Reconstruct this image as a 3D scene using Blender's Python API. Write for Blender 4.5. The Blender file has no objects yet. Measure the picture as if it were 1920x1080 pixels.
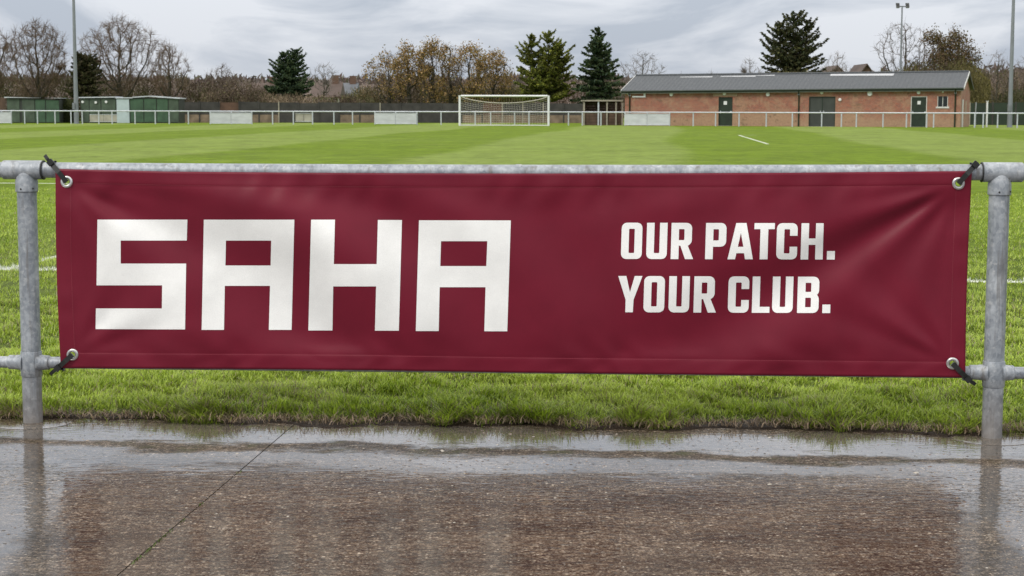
import bpy, bmesh, math, random
import numpy as np
from mathutils import Vector, Matrix
from mathutils.geometry import delaunay_2d_cdt

random.seed(7); rng = np.random.default_rng(7)
R = math.radians
scene = bpy.context.scene
C = scene.collection

# ------------------------------------------------------------------ camera
FPX = 3227.0                      # focal length in pixels of the 1920 wide photograph
CAMH = 1.32
cam_d = bpy.data.cameras.new('camera'); cam = bpy.data.objects.new('camera', cam_d); C.objects.link(cam)
cam_d.sensor_width = 36.0; cam_d.lens = 36.0 * FPX / 1920.0
cam_d.clip_start = 0.1; cam_d.clip_end = 3000
RM = Matrix.Rotation(R(90 - 5.94), 3, 'X') @ Matrix.Rotation(R(0.12), 3, 'Z')
cam.matrix_world = Matrix.Translation((0, 0, CAMH)) @ RM.to_4x4()
cam_d.dof.use_dof = True; cam_d.dof.focus_distance = 6.95; cam_d.dof.aperture_fstop = 18
scene.camera = cam

# ------------------------------------------------------------------ light
SUN_EL, SUN_AZ = 46, 222          # azimuth clockwise from +Y (north): behind the camera, a little left
w = bpy.data.worlds.new('World'); scene.world = w; w.use_nodes = True
nt = w.node_tree; N = nt.nodes; L = nt.links; N.clear()
def wn(t, **k):
    n = N.new(t)
    for a, b in k.items(): setattr(n, a, b)
    return n
out = wn('ShaderNodeOutputWorld'); bg = wn('ShaderNodeBackground'); bg.inputs['Strength'].default_value = 0.1
sky = wn('ShaderNodeTexSky', sky_type='NISHITA'); sky.sun_disc = False
sky.sun_elevation = R(SUN_EL); sky.sun_rotation = R(SUN_AZ); sky.dust_density = 3
tc = wn('ShaderNodeTexCoord'); mp = wn('ShaderNodeMapping'); mp.inputs['Scale'].default_value = (1, 1, 3.5)
mp.inputs['Rotation'].default_value = (0, R(-3.5), 0)
n1 = wn('ShaderNodeTexNoise'); n1.inputs['Scale'].default_value = 8.0; n1.inputs['Detail'].default_value = 6; n1.inputs['Roughness'].default_value = .56; n1.inputs['Distortion'].default_value = .5
cr = wn('ShaderNodeValToRGB'); e = cr.color_ramp
e.elements[0].position = .40; e.elements[0].color = (4.75, 5.25, 6.05, 1)
e.elements[1].position = .60; e.elements[1].color = (7.4, 7.7, 8.25, 1)
sp = wn('ShaderNodeSeparateXYZ'); mx = wn('ShaderNodeMath', operation='MAXIMUM'); mx.inputs[1].default_value = 0
ma = wn('ShaderNodeMath', operation='MULTIPLY_ADD'); ma.inputs[1].default_value = 1.9; ma.inputs[2].default_value = 1.0
vm = wn('ShaderNodeVectorMath', operation='SCALE'); mix = wn('ShaderNodeMix', data_type='RGBA'); mix.inputs['Factor'].default_value = .93
L.new(tc.outputs['Generated'], mp.inputs['Vector']); L.new(mp.outputs[0], n1.inputs['Vector']); L.new(n1.outputs['Fac'], cr.inputs[0])
L.new(tc.outputs['Generated'], sp.inputs[0]); L.new(sp.outputs['Z'], mx.inputs[0]); L.new(mx.outputs[0], ma.inputs[0])
hi = wn('ShaderNodeMix', data_type='RGBA', blend_type='MULTIPLY'); hi.inputs[7].default_value = (1.10, 1.0, .86, 1)   # unseen upper sky tinted warmer to keep the light on surfaces neutral
hm_ = wn('ShaderNodeMapRange'); hm_.inputs['From Min'].default_value = .25; hm_.inputs['From Max'].default_value = .70; L.new(mx.outputs[0], hm_.inputs[0]); L.new(hm_.outputs[0], hi.inputs['Factor'])
L.new(cr.outputs[0], hi.inputs[6]); L.new(hi.outputs[2], vm.inputs[0]); L.new(ma.outputs[0], vm.inputs['Scale'])
L.new(sky.outputs[0], mix.inputs[6]); L.new(vm.outputs[0], mix.inputs[7])
L.new(mix.outputs[2], bg.inputs['Color']); L.new(bg.outputs[0], out.inputs[0])
sd = bpy.data.lights.new('sun', 'SUN'); sd.energy = 1.5; sd.angle = R(16); sd.color = (1, .955, .88)
so = bpy.data.objects.new('sun', sd); C.objects.link(so)
sdir = Vector((math.sin(R(SUN_AZ)) * math.cos(R(SUN_EL)), math.cos(R(SUN_AZ)) * math.cos(R(SUN_EL)), math.sin(R(SUN_EL))))
so.rotation_euler = sdir.to_track_quat('Z', 'Y').to_euler()
vs = scene.view_settings; vs.view_transform = 'Standard'; vs.look = 'None'; vs.gamma = 1; vs.exposure = 0.0; vs.use_curve_mapping = False
scene.render.engine = 'CYCLES'
scene.cycles.use_denoising = True
scene.cycles.max_bounces = 6; scene.cycles.diffuse_bounces = 3; scene.cycles.glossy_bounces = 3
scene.cycles.transparent_max_bounces = 6

# ------------------------------------------------------------------ picture -> place
def ray(px, py):
    return (RM @ Vector(((px - 960) / FPX, -(py - 540) / FPX, -1))).normalized()
def at(px, py, Y):
    d = ray(px, py); t = Y / d.y
    return Vector((d.x * t, Y, CAMH + d.z * t))
def gnd(px, py, z=0.0):
    d = ray(px, py); t = (z - CAMH) / d.z
    return Vector((d.x * t, d.y * t, z))
def xat(px, Y, py=215): return at(px, py, Y).x
def zat(px, py, Y): return at(px, py, Y).z

# ------------------------------------------------------------------ material helpers
def newmat(name):
    m = bpy.data.materials.new(name); m.use_nodes = True
    return m, m.node_tree.nodes, m.node_tree.links, m.node_tree.nodes['Principled BSDF']
class G:
    """small node-graph writer"""
    def __init__(s, name):
        s.m, s.N, s.L, s.p = newmat(name)
        s.tc = s.N.new('ShaderNodeTexCoord'); s.geo = None
    def setp(s, **k):
        for a, b in k.items(): s.put(b, s.p.inputs[a.replace('_', ' ')])
    def put(s, v, sock):
        if isinstance(v, bpy.types.NodeSocket): s.L.new(v, sock)
        else:
            if isinstance(v, tuple) and len(v) == 3 and sock.type == 'RGBA': v = v + (1,)
            sock.default_value = v
    def obj(s): return s.tc.outputs['Object']
    def world(s):
        if not s.geo: s.geo = s.N.new('ShaderNodeNewGeometry')
        return s.geo.outputs['Position']
    def mapv(s, v, scale=(1, 1, 1), rot=(0, 0, 0), loc=(0, 0, 0)):
        n = s.N.new('ShaderNodeMapping'); s.put(v, n.inputs['Vector'])
        n.inputs['Scale'].default_value = scale; n.inputs['Rotation'].default_value = rot; n.inputs['Location'].default_value = loc
        return n.outputs[0]
    def noise(s, v, scale, detail=3, rough=.55, dist=0):
        n = s.N.new('ShaderNodeTexNoise'); s.put(v, n.inputs['Vector'])
        n.inputs['Scale'].default_value = scale; n.inputs['Detail'].default_value = detail
        n.inputs['Roughness'].default_value = rough; n.inputs['Distortion'].default_value = dist
        return n.outputs['Fac']
    def voro(s, v, scale, out='Distance', feature='F1'):
        n = s.N.new('ShaderNodeTexVoronoi'); s.put(v, n.inputs['Vector']); n.feature = feature
        n.inputs['Scale'].default_value = scale
        return n.outputs[out]
    def ramp(s, f, *stops):
        n = s.N.new('ShaderNodeValToRGB'); s.put(f, n.inputs[0]); r = n.color_ramp
        while len(r.elements) < len(stops): r.elements.new(.5)
        for el, (p, c) in zip(r.elements, stops):
            el.position = p; el.color = (c, c, c, 1) if isinstance(c, (int, float)) else tuple(c) + (1,)
        return n.outputs[0]
    def mix(s, f, a, b, mode='MIX'):
        n = s.N.new('ShaderNodeMix'); n.data_type = 'RGBA'; n.blend_type = mode
        s.put(f, n.inputs['Factor']); s.put(a, n.inputs[6]); s.put(b, n.inputs[7])
        return n.outputs[2]
    def math(s, op, a, b=0.0, c=0.0, clamp=False):
        n = s.N.new('ShaderNodeMath'); n.operation = op; n.use_clamp = clamp
        s.put(a, n.inputs[0]); s.put(b, n.inputs[1]); s.put(c, n.inputs[2])
        return n.outputs[0]
    def sep(s, v):
        n = s.N.new('ShaderNodeSeparateXYZ'); s.put(v, n.inputs[0]); return n.outputs
    def attr(s, name):
        n = s.N.new('ShaderNodeAttribute'); n.attribute_name = name; return n.outputs['Color']
    def bump(s, h, strength=.3, dist=.01, normal=None):
        n = s.N.new('ShaderNodeBump'); s.put(h, n.inputs['Height']); n.inputs['Distance'].default_value = dist
        s.put(strength, n.inputs['Strength'])
        if normal: s.L.new(normal, n.inputs['Normal'])
        return n.outputs[0]
def simple(name, col, rough=.6, metal=0.0, vary=.25, scale=6, bump=0.0, bscale=40, spec=.5, stretch=(1, 1, 1)):
    g = G(name); v = g.mapv(g.obj(), stretch)
    f = g.noise(v, scale, 4)
    a = tuple(c * (1 - vary) for c in col); b = tuple(min(1, c * (1 + vary)) for c in col)
    g.setp(Base_Color=g.ramp(f, (.3, a), (.7, b)), Roughness=rough, Metallic=metal)
    g.p.inputs['Specular IOR Level'].default_value = spec
    if bump: g.setp(Normal=g.bump(g.noise(v, bscale, 3), bump, .01))
    return g.m

# fence line (in plan) --------------------------------------------
PL = gnd(57.5, 795) + Vector((0, .036, 0)); PR = gnd(1864, 824) + Vector((0, .036, 0))
FD = (PR - PL).normalized(); FN = Vector((FD.y, -FD.x, 0))     # along the rail, towards the camera
if FN.y > 0: FN = -FN
def along(s, z=0.0, off=0.0):                                  # s metres from left post, off towards camera
    p = PL + FD * s + FN * off; return Vector((p.x, p.y, z))
SPAN = (PR - PL).length
def edge_y(x): return PL.y + (x - PL.x) * FD.y / FD.x + .10      # lawn edge
SLOPE = FD.y / FD.x
E0 = PL.y - PL.x * SLOPE + .10                                   # edge_y = E0 + SLOPE*x

# lines on the pitch (world position) --------------------------------
T0 = gnd(0, 511); T1 = gnd(1920, 536)
TS = (T1.y - T0.y) / (T1.x - T0.x); TY = T0.y - TS * T0.x      # touch line y = TY + TS x
BX0 = gnd(70, 497); BX1 = gnd(108, 487)
BL2 = gnd(85, 347)
PA, PB = gnd(1385, 254.5), gnd(1440, 271.5)
def line_mask_np(x, y):
    n = math.hypot(1, TS)
    d1 = np.abs(y - (TY + TS * x)) / n
    m = np.exp(-(d1 / .085) ** 4)
    d2 = np.abs((x - BX0.x) - (BX1.x - BX0.x) / (BX1.y - BX0.y) * (y - BX0.y))
    m = np.maximum(m, np.exp(-(d2 / .045) ** 4) * (y > BX0.y - .6) * .55)
    return m

# ------------------------------------------------------------------ materials
def blade_mat():
    g = G('grass_blade')
    c = g.attr('Col'); g.setp(Base_Color=c, Roughness=.42)
    g.p.inputs['Specular IOR Level'].default_value = .45
    t = g.N.new('ShaderNodeBsdfTranslucent'); g.L.new(c, t.inputs[0])
    ms = g.N.new('ShaderNodeMixShader'); ms.inputs[0].default_value = .3
    g.L.new(g.p.outputs[0], ms.inputs[1]); g.L.new(t.outputs[0], ms.inputs[2])
    g.L.new(ms.outputs[0], g.N['Material Output'].inputs[0]); return g.m
M = {}
M['blade'] = blade_mat()
def leaf_mat(name, rough=.7, tr=.25):
    g = G(name); c = g.attr('Col'); g.setp(Base_Color=c, Roughness=rough)
    g.p.inputs['Specular IOR Level'].default_value = .2
    t = g.N.new('ShaderNodeBsdfTranslucent'); g.L.new(c, t.inputs[0])
    ms = g.N.new('ShaderNodeMixShader'); ms.inputs[0].default_value = tr
    g.L.new(g.p.outputs[0], ms.inputs[1]); g.L.new(t.outputs[0], ms.inputs[2])
    g.L.new(ms.outputs[0], g.N['Material Output'].inputs[0]); return g.m
M['leaf'] = leaf_mat('leaf')
g = G('bark'); g.setp(Base_Color=g.attr('Col'), Roughness=.85); M['bark'] = g.m

GL = (.182, .243, .050); GD = (.128, .192, .012)
def pitch_mat():
    g = G('pitch_grass'); P = g.world(); x, y, z = g.sep(P)[:3]
    # mowing stripes run away from the near barrier
    s = g.math('SUBTRACT', x, g.math('MULTIPLY', y, .0900))
    wob = g.math('MULTIPLY', g.math('SUBTRACT', g.noise(g.mapv(P, (.02, .02, 1)), 1, 2), .5), 5.0)
    s = g.math('ADD', s, wob)
    st = g.math('SINE', g.math('MULTIPLY', g.math('SUBTRACT', s, .6), math.pi / 7.2))
    st = g.math('MULTIPLY_ADD', st, 3.2, .5, clamp=True)
    big = g.noise(g.mapv(P, (.06, .12, 1)), 1, 3)
    f = g.math('MULTIPLY_ADD', g.math('SUBTRACT', big, .5), 1.1, st, clamp=True)
    c = g.mix(f, GL, GD)
    worn = g.ramp(g.noise(g.mapv(P, (.25, .5, 1)), 1, 5, .65), (.55, 0.0), (.75, 1.0))
    c = g.mix(g.math('MULTIPLY', worn, .35), c, (.23, .235, .085))
    mid = g.noise(g.mapv(P, (2.2, 2.2, 1)), 1, 5, .7)
    c = g.mix(1.0, c, g.ramp(mid, (.3, .66), (.7, 1.25)), 'MULTIPLY')
    c = g.mix(1.0, c, g.ramp(g.noise(g.mapv(P, (.45, .30, 1), loc=(3, 3, 0)), 1, 6, .72), (.34, .80), (.5, 1.0), (.68, 1.18)), 'MULTIPLY')
    fine = g.noise(P, 60, 3, .7)
    c = g.mix(1.0, c, g.ramp(fine, (.32, .55), (.68, 1.4)), 'MULTIPLY')
    # chalk lines
    def band(d, wdt, amt=1.0):
        return g.math('MULTIPLY', g.math('LESS_THAN', g.math('ABSOLUTE', d), wdt), amt)
    brk = g.ramp(g.noise(P, 9, 4, .7), (.35, .35), (.6, 1.0))
    l1 = band(g.math('SUBTRACT', g.math('SUBTRACT', y, g.math('MULTIPLY', x, TS)), TY), .08)
    k = (BX1.x - BX0.x) / (BX1.y - BX0.y)
    l2 = band(g.math('SUBTRACT', g.math('SUBTRACT', x, BX0.x), g.math('MULTIPLY', g.math('SUBTRACT', y, BX0.y), k)), .045, .75)
    l2 = g.math('MULTIPLY', l2, g.math('MULTIPLY', g.math('GREATER_THAN', y, BX0.y - .6), g.math('LESS_THAN', y, BL2.y)))
    l3 = band(g.math('SUBTRACT', g.math('SUBTRACT', y, BL2.y), g.math('MULTIPLY', g.math('SUBTRACT', x, BL2.x), TS)), .09, .8)
    l3 = g.math('MULTIPLY', l3, g.math('LESS_THAN', x, BX0.x + .4))
    kk = (PB.x - PA.x) / (PB.y - PA.y)
    l4 = band(g.math('SUBTRACT', g.math('SUBTRACT', x, PA.x), g.math('MULTIPLY', g.math('SUBTRACT', y, PA.y), kk)), .06, .85)
    l4 = g.math('MULTIPLY', l4, g.math('MULTIPLY', g.math('GREATER_THAN', y, PB.y), g.math('LESS_THAN', y, PA.y)))
    l5 = band(g.math('SUBTRACT', g.math('SUBTRACT', y, PA.y), g.math('MULTIPLY', g.math('SUBTRACT', x, PA.x), TS)), .25, .35)
    l5 = g.math('MULTIPLY', l5, g.math('MULTIPLY', g.math('GREATER_THAN', x, PA.x - .0), g.math('LESS_THAN', x, PA.x + .9)))
    lm = g.math('MAXIMUM', g.math('MAXIMUM', g.math('MAXIMUM', l1, l2), l3), g.math('MAXIMUM', l4, l5))
    c = g.mix(g.math('MULTIPLY', lm, brk), c, (.72, .74, .70))
    # bare soil under the near turf
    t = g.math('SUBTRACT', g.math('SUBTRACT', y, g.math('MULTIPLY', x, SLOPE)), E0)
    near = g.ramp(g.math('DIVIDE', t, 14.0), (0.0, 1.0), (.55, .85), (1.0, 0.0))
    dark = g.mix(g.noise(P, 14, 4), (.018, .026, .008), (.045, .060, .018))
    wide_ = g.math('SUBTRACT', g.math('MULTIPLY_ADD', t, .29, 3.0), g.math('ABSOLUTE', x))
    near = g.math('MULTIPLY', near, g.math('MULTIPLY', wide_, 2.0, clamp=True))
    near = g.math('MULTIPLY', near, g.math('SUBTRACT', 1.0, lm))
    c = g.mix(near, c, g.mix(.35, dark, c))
    g.setp(Base_Color=c, Roughness=.75)
    g.p.inputs['Specular IOR Level'].default_value = .04
    g.setp(Normal=g.bump(g.noise(P, 45, 4, .7), .7, .02))
    return g.m
M['pitch'] = pitch_mat()

def path_mat():
    g = G('wet_concrete'); P = g.world(); x, y, z = g.sep(P)[:3]
    t = g.math('SUBTRACT', E0, g.math('SUBTRACT', y, g.math('MULTIPLY', x, SLOPE)))   # metres from lawn edge
    V = g.mapv(P, (1.0, 1.7, 1))
    wob = g.math('MULTIPLY', g.math('SUBTRACT', g.noise(g.mapv(P, (.9, 1.6, 1), loc=(3, 1, 0)), 1, 7, .68), .5), 1.05)
    tw = g.math('ADD', t, wob)
    # standing water near the edge, a damp ridge, then a film with shallow pools
    band1 = g.ramp(tw, (.06, 0.0), (.10, 1.0), (.40, 1.0), (.47, 0.0))
    band2 = g.ramp(tw, (.60, 0.0), (.70, .85), (.92, .8), (1.0, 0.25))
    pool = g.ramp(g.noise(g.mapv(P, (.55, 1.0, 1), loc=(7.3, 2, 0)), 1.3, 5, .6), (.53, 0.0), (.60, 1.0))
    ridge = g.ramp(tw, (.44, 0.0), (.50, 1.0), (.57, 1.0), (.68, 0.0))
    far = g.ramp(g.math('DIVIDE', t, 3.0), (.30, 0.0), (.5, 1.0))
    water = g.math('MAXIMUM', g.math('MAXIMUM', band1, g.math('MULTIPLY', band2, .9)), g.math('MULTIPLY', pool, g.math('SUBTRACT', 1.0, far)))
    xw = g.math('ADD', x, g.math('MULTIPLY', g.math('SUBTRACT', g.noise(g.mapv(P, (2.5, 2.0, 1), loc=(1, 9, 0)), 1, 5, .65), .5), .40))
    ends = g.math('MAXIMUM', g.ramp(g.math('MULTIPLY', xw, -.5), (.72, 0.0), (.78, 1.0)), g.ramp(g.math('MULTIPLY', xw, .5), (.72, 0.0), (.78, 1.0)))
    streak = g.noise(g.mapv(P, (5, 24, 1), rot=(0, 0, R(3)), loc=(0, 4, 0)), 1, 5, .62, .4)
    lev = g.math('MULTIPLY_ADD', g.math('SUBTRACT', tw, .80), .42, .44)
    w2 = g.math('MULTIPLY', g.math('SUBTRACT', streak, lev), 9.0, clamp=True)
    water = g.math('MAXIMUM', water, g.math('MULTIPLY', w2, g.ramp(tw, (.60, 0.0), (.70, .8))))
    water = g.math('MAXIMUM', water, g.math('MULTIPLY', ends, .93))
    water = g.math('MULTIPLY', water, g.math('SUBTRACT', 1.0, g.math('MULTIPLY', ridge, .8)), clamp=True)
    # colour: cement paste with aggregate of many tones
    base = g.mix(g.noise(P, 3.0, 5, .6), (.034, .025, .015), (.092, .070, .047))
    cell = g.voro(P, 88, 'Color'); cs = g.sep(cell)
    agg = g.ramp(cs[0], (0.0, (.016, .011, .007)), (.40, (.068, .050, .034)), (.78, (.20, .155, .11)), (.95, (.42, .37, .30)))
    dist = g.voro(P, 88)
    agm = g.math('MULTIPLY', g.ramp(dist, (.30, .95), (.52, 0.0)), g.ramp(g.noise(P, 7, 4, .7), (.36, .25), (.58, 1.0)))
    c = g.mix(agm, base, agg)
    cell2 = g.voro(P, 210, 'Color')
    c = g.mix(.45, c, g.ramp(g.sep(cell2)[1], (0, (.015, .011, .008)), (.6, (.075, .055, .04)), (1, (.26, .21, .17))))
    c = g.mix(1.0, c, g.ramp(g.noise(g.mapv(P, (30, 48, 1)), 1, 5, .72), (.36, .38), (.50, .95), (.64, 1.95)), 'MULTIPLY')
    c = g.mix(1.0, c, g.ramp(g.noise(g.mapv(P, (1.6, 3.4, 1), loc=(2, 2, 0)), 1, 5, .65), (.36, .62), (.62, 1.30)), 'MULTIPLY')
    silt = g.ramp(g.noise(g.mapv(P, (1.2, 3.2, 1)), 1.6, 5, .65), (.48, 0.0), (.7, .35))
    c = g.mix(silt, c, (.090, .066, .045))
    moss = g.math('MULTIPLY', ridge, g.ramp(g.noise(P, 5, 5, .7), (.5, 0.0), (.66, .75)))
    c = g.mix(moss, c, (.045, .050, .014))
    c = g.mix(g.math('MULTIPLY', band1, .35), c, (.15, .14, .125))
    specks = g.math('MULTIPLY', g.math('LESS_THAN', g.voro(P, 38), .13), g.math('GREATER_THAN', g.noise(P, 2.3, 3), .50))
    c = g.mix(g.math('MULTIPLY', specks, .8), c, (.025, .018, .012))
    g.setp(Base_Color=c, Roughness=.55)
    g.p.inputs['Specular IOR Level'].default_value = .0
    # relief of the surface and of the water film
    rip = g.noise(g.mapv(P, (15, 38, 1), rot=(0, 0, R(4))), 1, 2, .5, .7)
    grit = g.noise(P, 75, 3, .7)
    grit2 = g.voro(P, 88)
    swell = g.noise(g.mapv(P, (3.5, 8, 1)), 1, 3)
    hb = g.math('ADD', g.math('MULTIPLY', grit, 1.0), g.math('MULTIPLY', grit2, -.8))
    nb = g.bump(hb, .9, .004)
    g.setp(Normal=nb)
    dry = g.math('SUBTRACT', 1.0, water)
    hf = g.math('ADD', g.math('MULTIPLY', rip, 1.0), g.math('ADD', g.math('MULTIPLY', swell, .9), g.math('MULTIPLY', grit, .05)))
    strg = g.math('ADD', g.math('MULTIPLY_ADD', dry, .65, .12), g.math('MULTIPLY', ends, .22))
    nc = g.bump(hf, strg, .0042)
    g.put(nc, g.p.inputs['Coat Normal'])
    g.p.inputs['Coat IOR'].default_value = 2.0
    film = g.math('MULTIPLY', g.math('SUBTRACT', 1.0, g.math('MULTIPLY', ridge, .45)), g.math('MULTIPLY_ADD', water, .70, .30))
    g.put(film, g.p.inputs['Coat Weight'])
    g.put(g.math('MULTIPLY_ADD', dry, .20, .012), g.p.inputs['Coat Roughness'])
    return g.m
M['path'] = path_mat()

def soil_mat():
    g = G('wet_soil'); P = g.world()
    c = g.mix(g.noise(P, 18, 5, .7), (.008, .005, .003), (.045, .029, .019))
    st = g.ramp(g.noise(g.mapv(P, (60, 14, 1), rot=(0, 0, .7)), 1, 4, .7), (.60, 0.0), (.68, 1.0))
    c = g.mix(g.math('MULTIPLY', st, .5), c, (.19, .155, .10))
    g.p.inputs['Specular IOR Level'].default_value = .18
    g.setp(Base_Color=c, Roughness=.6, Normal=g.bump(g.noise(P, 70, 5, .7), 1.0, .02)); return g.m
M['soil'] = soil_mat()

def galv_mat():
    g = G('galvanised_steel'); P = g.obj()
    f = g.noise(P, 14, 5, .65); sp_ = g.voro(g.mapv(P, (1, 1, .7)), 85, 'Color'); s = g.sep(sp_)
    c = g.ramp(f, (.28, (.125, .145, .17)), (.5, (.255, .28, .31)), (.70, (.47, .50, .53)))
    c = g.mix(.33, c, g.ramp(s[0], (0, (.19, .21, .24)), (1, (.53, .56, .59))))
    c = g.mix(g.ramp(g.noise(P, 30, 5, .7), (.57, 0.0), (.66, .65)), c, (.52, .53, .54))
    streak = g.ramp(g.noise(g.mapv(P, (38, 38, 2.2)), 1, 4, .6), (.55, 0.0), (.70, .7))
    c = g.mix(streak, c, (.15, .135, .12))
    z = g.sep(g.world())[2]
    lowz = g.ramp(z, (0.0, .85), (.13, .45), (.26, 0.0))
    c = g.mix(g.math('MULTIPLY', lowz, g.ramp(g.noise(P, 9, 4), (.3, .55), (.7, 1.0))), c, (.20, .17, .145))
    g.setp(Base_Color=c, Roughness=g.ramp(f, (.3, .42), (.7, .62)), Metallic=.25)
    g.setp(Normal=g.bump(g.noise(P, 55, 4, .65), .25, .004)); return g.m
M['galv'] = galv_mat()
M['far_galv'] = simple('far_galvanised', (.52, .55, .60), .5, .2, .15, 2)
M['black'] = simple('black_strap', (.012, .013, .012), .45, 0, .3, 40)
M['rubber'] = simple('black_rubber', (.02, .02, .02), .6, 0, .3, 40)
M['eyelet'] = simple('nickel_eyelet', (.62, .62, .60), .28, .85, .12, 60)
M['white'] = simple('white_paint', (.72, .73, .74), .5, 0, .06, 3)
M['concrete'] = simple('pale_concrete', (.34, .31, .27), .45, 0, .25, 9, .3, 60)

def vinyl_mat(name, col, letters=False):
    g = G(name); P = g.world()
    f = g.noise(P, 5, 4); fine = g.noise(P, 350, 3, .8)
    a = tuple(c * .90 for c in col); b = tuple(min(1, c * 1.08) for c in col)
    c = g.ramp(f, (.3, a), (.7, b))
    c = g.mix(1.0, c, g.ramp(fine, (.3, .9), (.7, 1.08)), 'MULTIPLY')
    g.setp(Base_Color=c, Roughness=.42 if not letters else .5)
    g.p.inputs['Specular IOR Level'].default_value = .19
    weave = g.noise(P, 260, 3, .7)
    g.setp(Normal=g.bump(weave, .12, .0012))
    return g.m
M['vinyl'] = vinyl_mat('maroon_vinyl', (.158, .0105, .0260))
M['print'] = vinyl_mat('white_print', (.88, .885, .87), True)
M['thread'] = simple('maroon_thread', (.30, .045, .065), .7)

# ------------------------------------------------------------------ object helpers
def tag(o, label=None, cat=None, group=None, kind=None):
    if label: o['label'] = label
    if cat: o['category'] = cat
    if group: o['group'] = group
    if kind: o['kind'] = kind
    return o
def empty(name, loc=(0, 0, 0), rz=0.0):
    o = bpy.data.objects.new(name, None); C.objects.link(o); o.location = loc; o.rotation_euler = (0, 0, rz)
    o.empty_display_size = .2
    return o
def link(name, me, parent=None):
    o = bpy.data.objects.new(name, me); C.objects.link(o)
    if parent is not None: o.parent = parent
    return o
def smooth(me, ang=None):
    me.shade_smooth()
    if ang is not None:
        try: me.set_sharp_from_angle(angle=ang)
        except Exception: pass
class MB:
    """collects vertices and faces in world or local space, builds one mesh object"""
    def __init__(s): s.v = []; s.f = []
    def add(s, vs_, fs):
        o = len(s.v); s.v += [tuple(a) for a in vs_]; s.f += [tuple(i + o for i in a) for a in fs]; return s
    def box(s, x0, x1, y0, y1, z0, z1, T=None):
        P = [Vector(p) for p in ((x0, y0, z0), (x1, y0, z0), (x1, y1, z0), (x0, y1, z0), (x0, y0, z1), (x1, y0, z1), (x1, y1, z1), (x0, y1, z1))]
        if T: P = [T(p) for p in P]
        return s.add(P, [(0, 3, 2, 1), (4, 5, 6, 7), (0, 1, 5, 4), (1, 2, 6, 5), (2, 3, 7, 6), (3, 0, 4, 7)])
    def tube(s, pts, rad, n=12, cap=True, T=None):
        pts = [Vector(p) for p in pts]
        if not isinstance(rad, (list, tuple)): rad = [rad] * len(pts)
        rings = []; up = None
        for i, p in enumerate(pts):
            d = (pts[min(i + 1, len(pts) - 1)] - pts[max(i - 1, 0)])
            d = d.normalized() if d.length > 1e-9 else Vector((0, 0, 1))
            if up is None:
                up = Vector((0, 0, 1)) if abs(d.z) < .9 else Vector((0, 1, 0))
            a = up - d * up.dot(d); a.normalize(); b = d.cross(a); up = a
            rings.append([p + (a * math.cos(2 * math.pi * k / n) + b * math.sin(2 * math.pi * k / n)) * rad[i] for k in range(n)])
        V = [q for r_ in rings for q in r_]
        if T: V = [T(q) for q in V]
        F = []
        for i in range(len(pts) - 1):
            for k in range(n):
                F.append((i * n + k, i * n + (k + 1) % n, (i + 1) * n + (k + 1) % n, (i + 1) * n + k))
        if cap:
            F.append(tuple(reversed(range(n)))); F.append(tuple(range((len(pts) - 1) * n, len(pts) * n)))
        return s.add(V, F)
    def ribbon(s, pts, widthdir, wd, th):
        pts = [Vector(p) for p in pts]; V = []; F = []
        for i, p in enumerate(pts):
            d = (pts[min(i + 1, len(pts) - 1)] - pts[max(i - 1, 0)]).normalized()
            wv = Vector(widthdir[i] if isinstance(widthdir, list) else widthdir)
            wv = (wv - d * wv.dot(d)).normalized(); nn = d.cross(wv)
            for a, b in ((-1, -1), (1, -1), (1, 1), (-1, 1)): V.append(p + wv * a * wd / 2 + nn * b * th / 2)
        for i in range(len(pts) - 1):
            for k in range(4): F.append((i * 4 + k, i * 4 + (k + 1) % 4, (i + 1) * 4 + (k + 1) % 4, (i + 1) * 4 + k))
        F.append((0, 1, 2, 3)); n_ = (len(pts) - 1) * 4; F.append((n_ + 3, n_ + 2, n_ + 1, n_))
        return s.add(V, F)
    def mesh(s, name, mat_, sm=None):
        me = bpy.data.meshes.new(name); me.from_pydata(s.v, [], s.f); me.materials.append(mat_)
        bm = bmesh.new(); bm.from_mesh(me); bmesh.ops.recalc_face_normals(bm, faces=bm.faces); bm.to_mesh(me); bm.free()
        if sm is not None: smooth(me, sm)
        me.update(); return me
    def build(s, name, mat_, parent=None, sm=None):
        return link(name, s.mesh(name, mat_, sm), parent)
def np_mesh(name, V, F, mat_, col=None, sm=False):
    """V (n,3) floats, F (m,k) ints of one face size, col (n,3)"""
    me = bpy.data.meshes.new(name); nv, nf, k = len(V), len(F), F.shape[1]
    me.vertices.add(nv); me.vertices.foreach_set('co', np.ascontiguousarray(V, np.float32).ravel())
    me.loops.add(nf * k); me.loops.foreach_set('vertex_index', np.ascontiguousarray(F, np.int32).ravel())
    me.polygons.add(nf); me.polygons.foreach_set('loop_start', np.arange(0, nf * k, k, dtype=np.int32))
    try: me.polygons.foreach_set('loop_total', np.full(nf, k, np.int32))
    except Exception: pass
    me.update(calc_edges=True)
    if col is not None:
        a = me.color_attributes.new('Col', 'FLOAT_COLOR', 'POINT')
        a.data.foreach_set('color', np.ascontiguousarray(np.c_[col, np.ones(nv)], np.float32).ravel())
    if sm: me.shade_smooth()
    me.materials.append(mat_); return me
def move_parts(root):
    """parts were written in world space: keep them there under a placed Empty"""
    bpy.context.view_layer.update()

def rooted(name, loc):
    return empty(name, loc)
def T_of(root):                     # world -> local of an unrotated Empty
    l = Vector(root.location); return lambda p: Vector(p) - l
def build_local(mb, name, mat_, root, sm=None):
    l = Vector(root.location); mb.v = [tuple(Vector(p) - l) for p in mb.v]
    return mb.build(name, mat_, root, sm)

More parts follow.
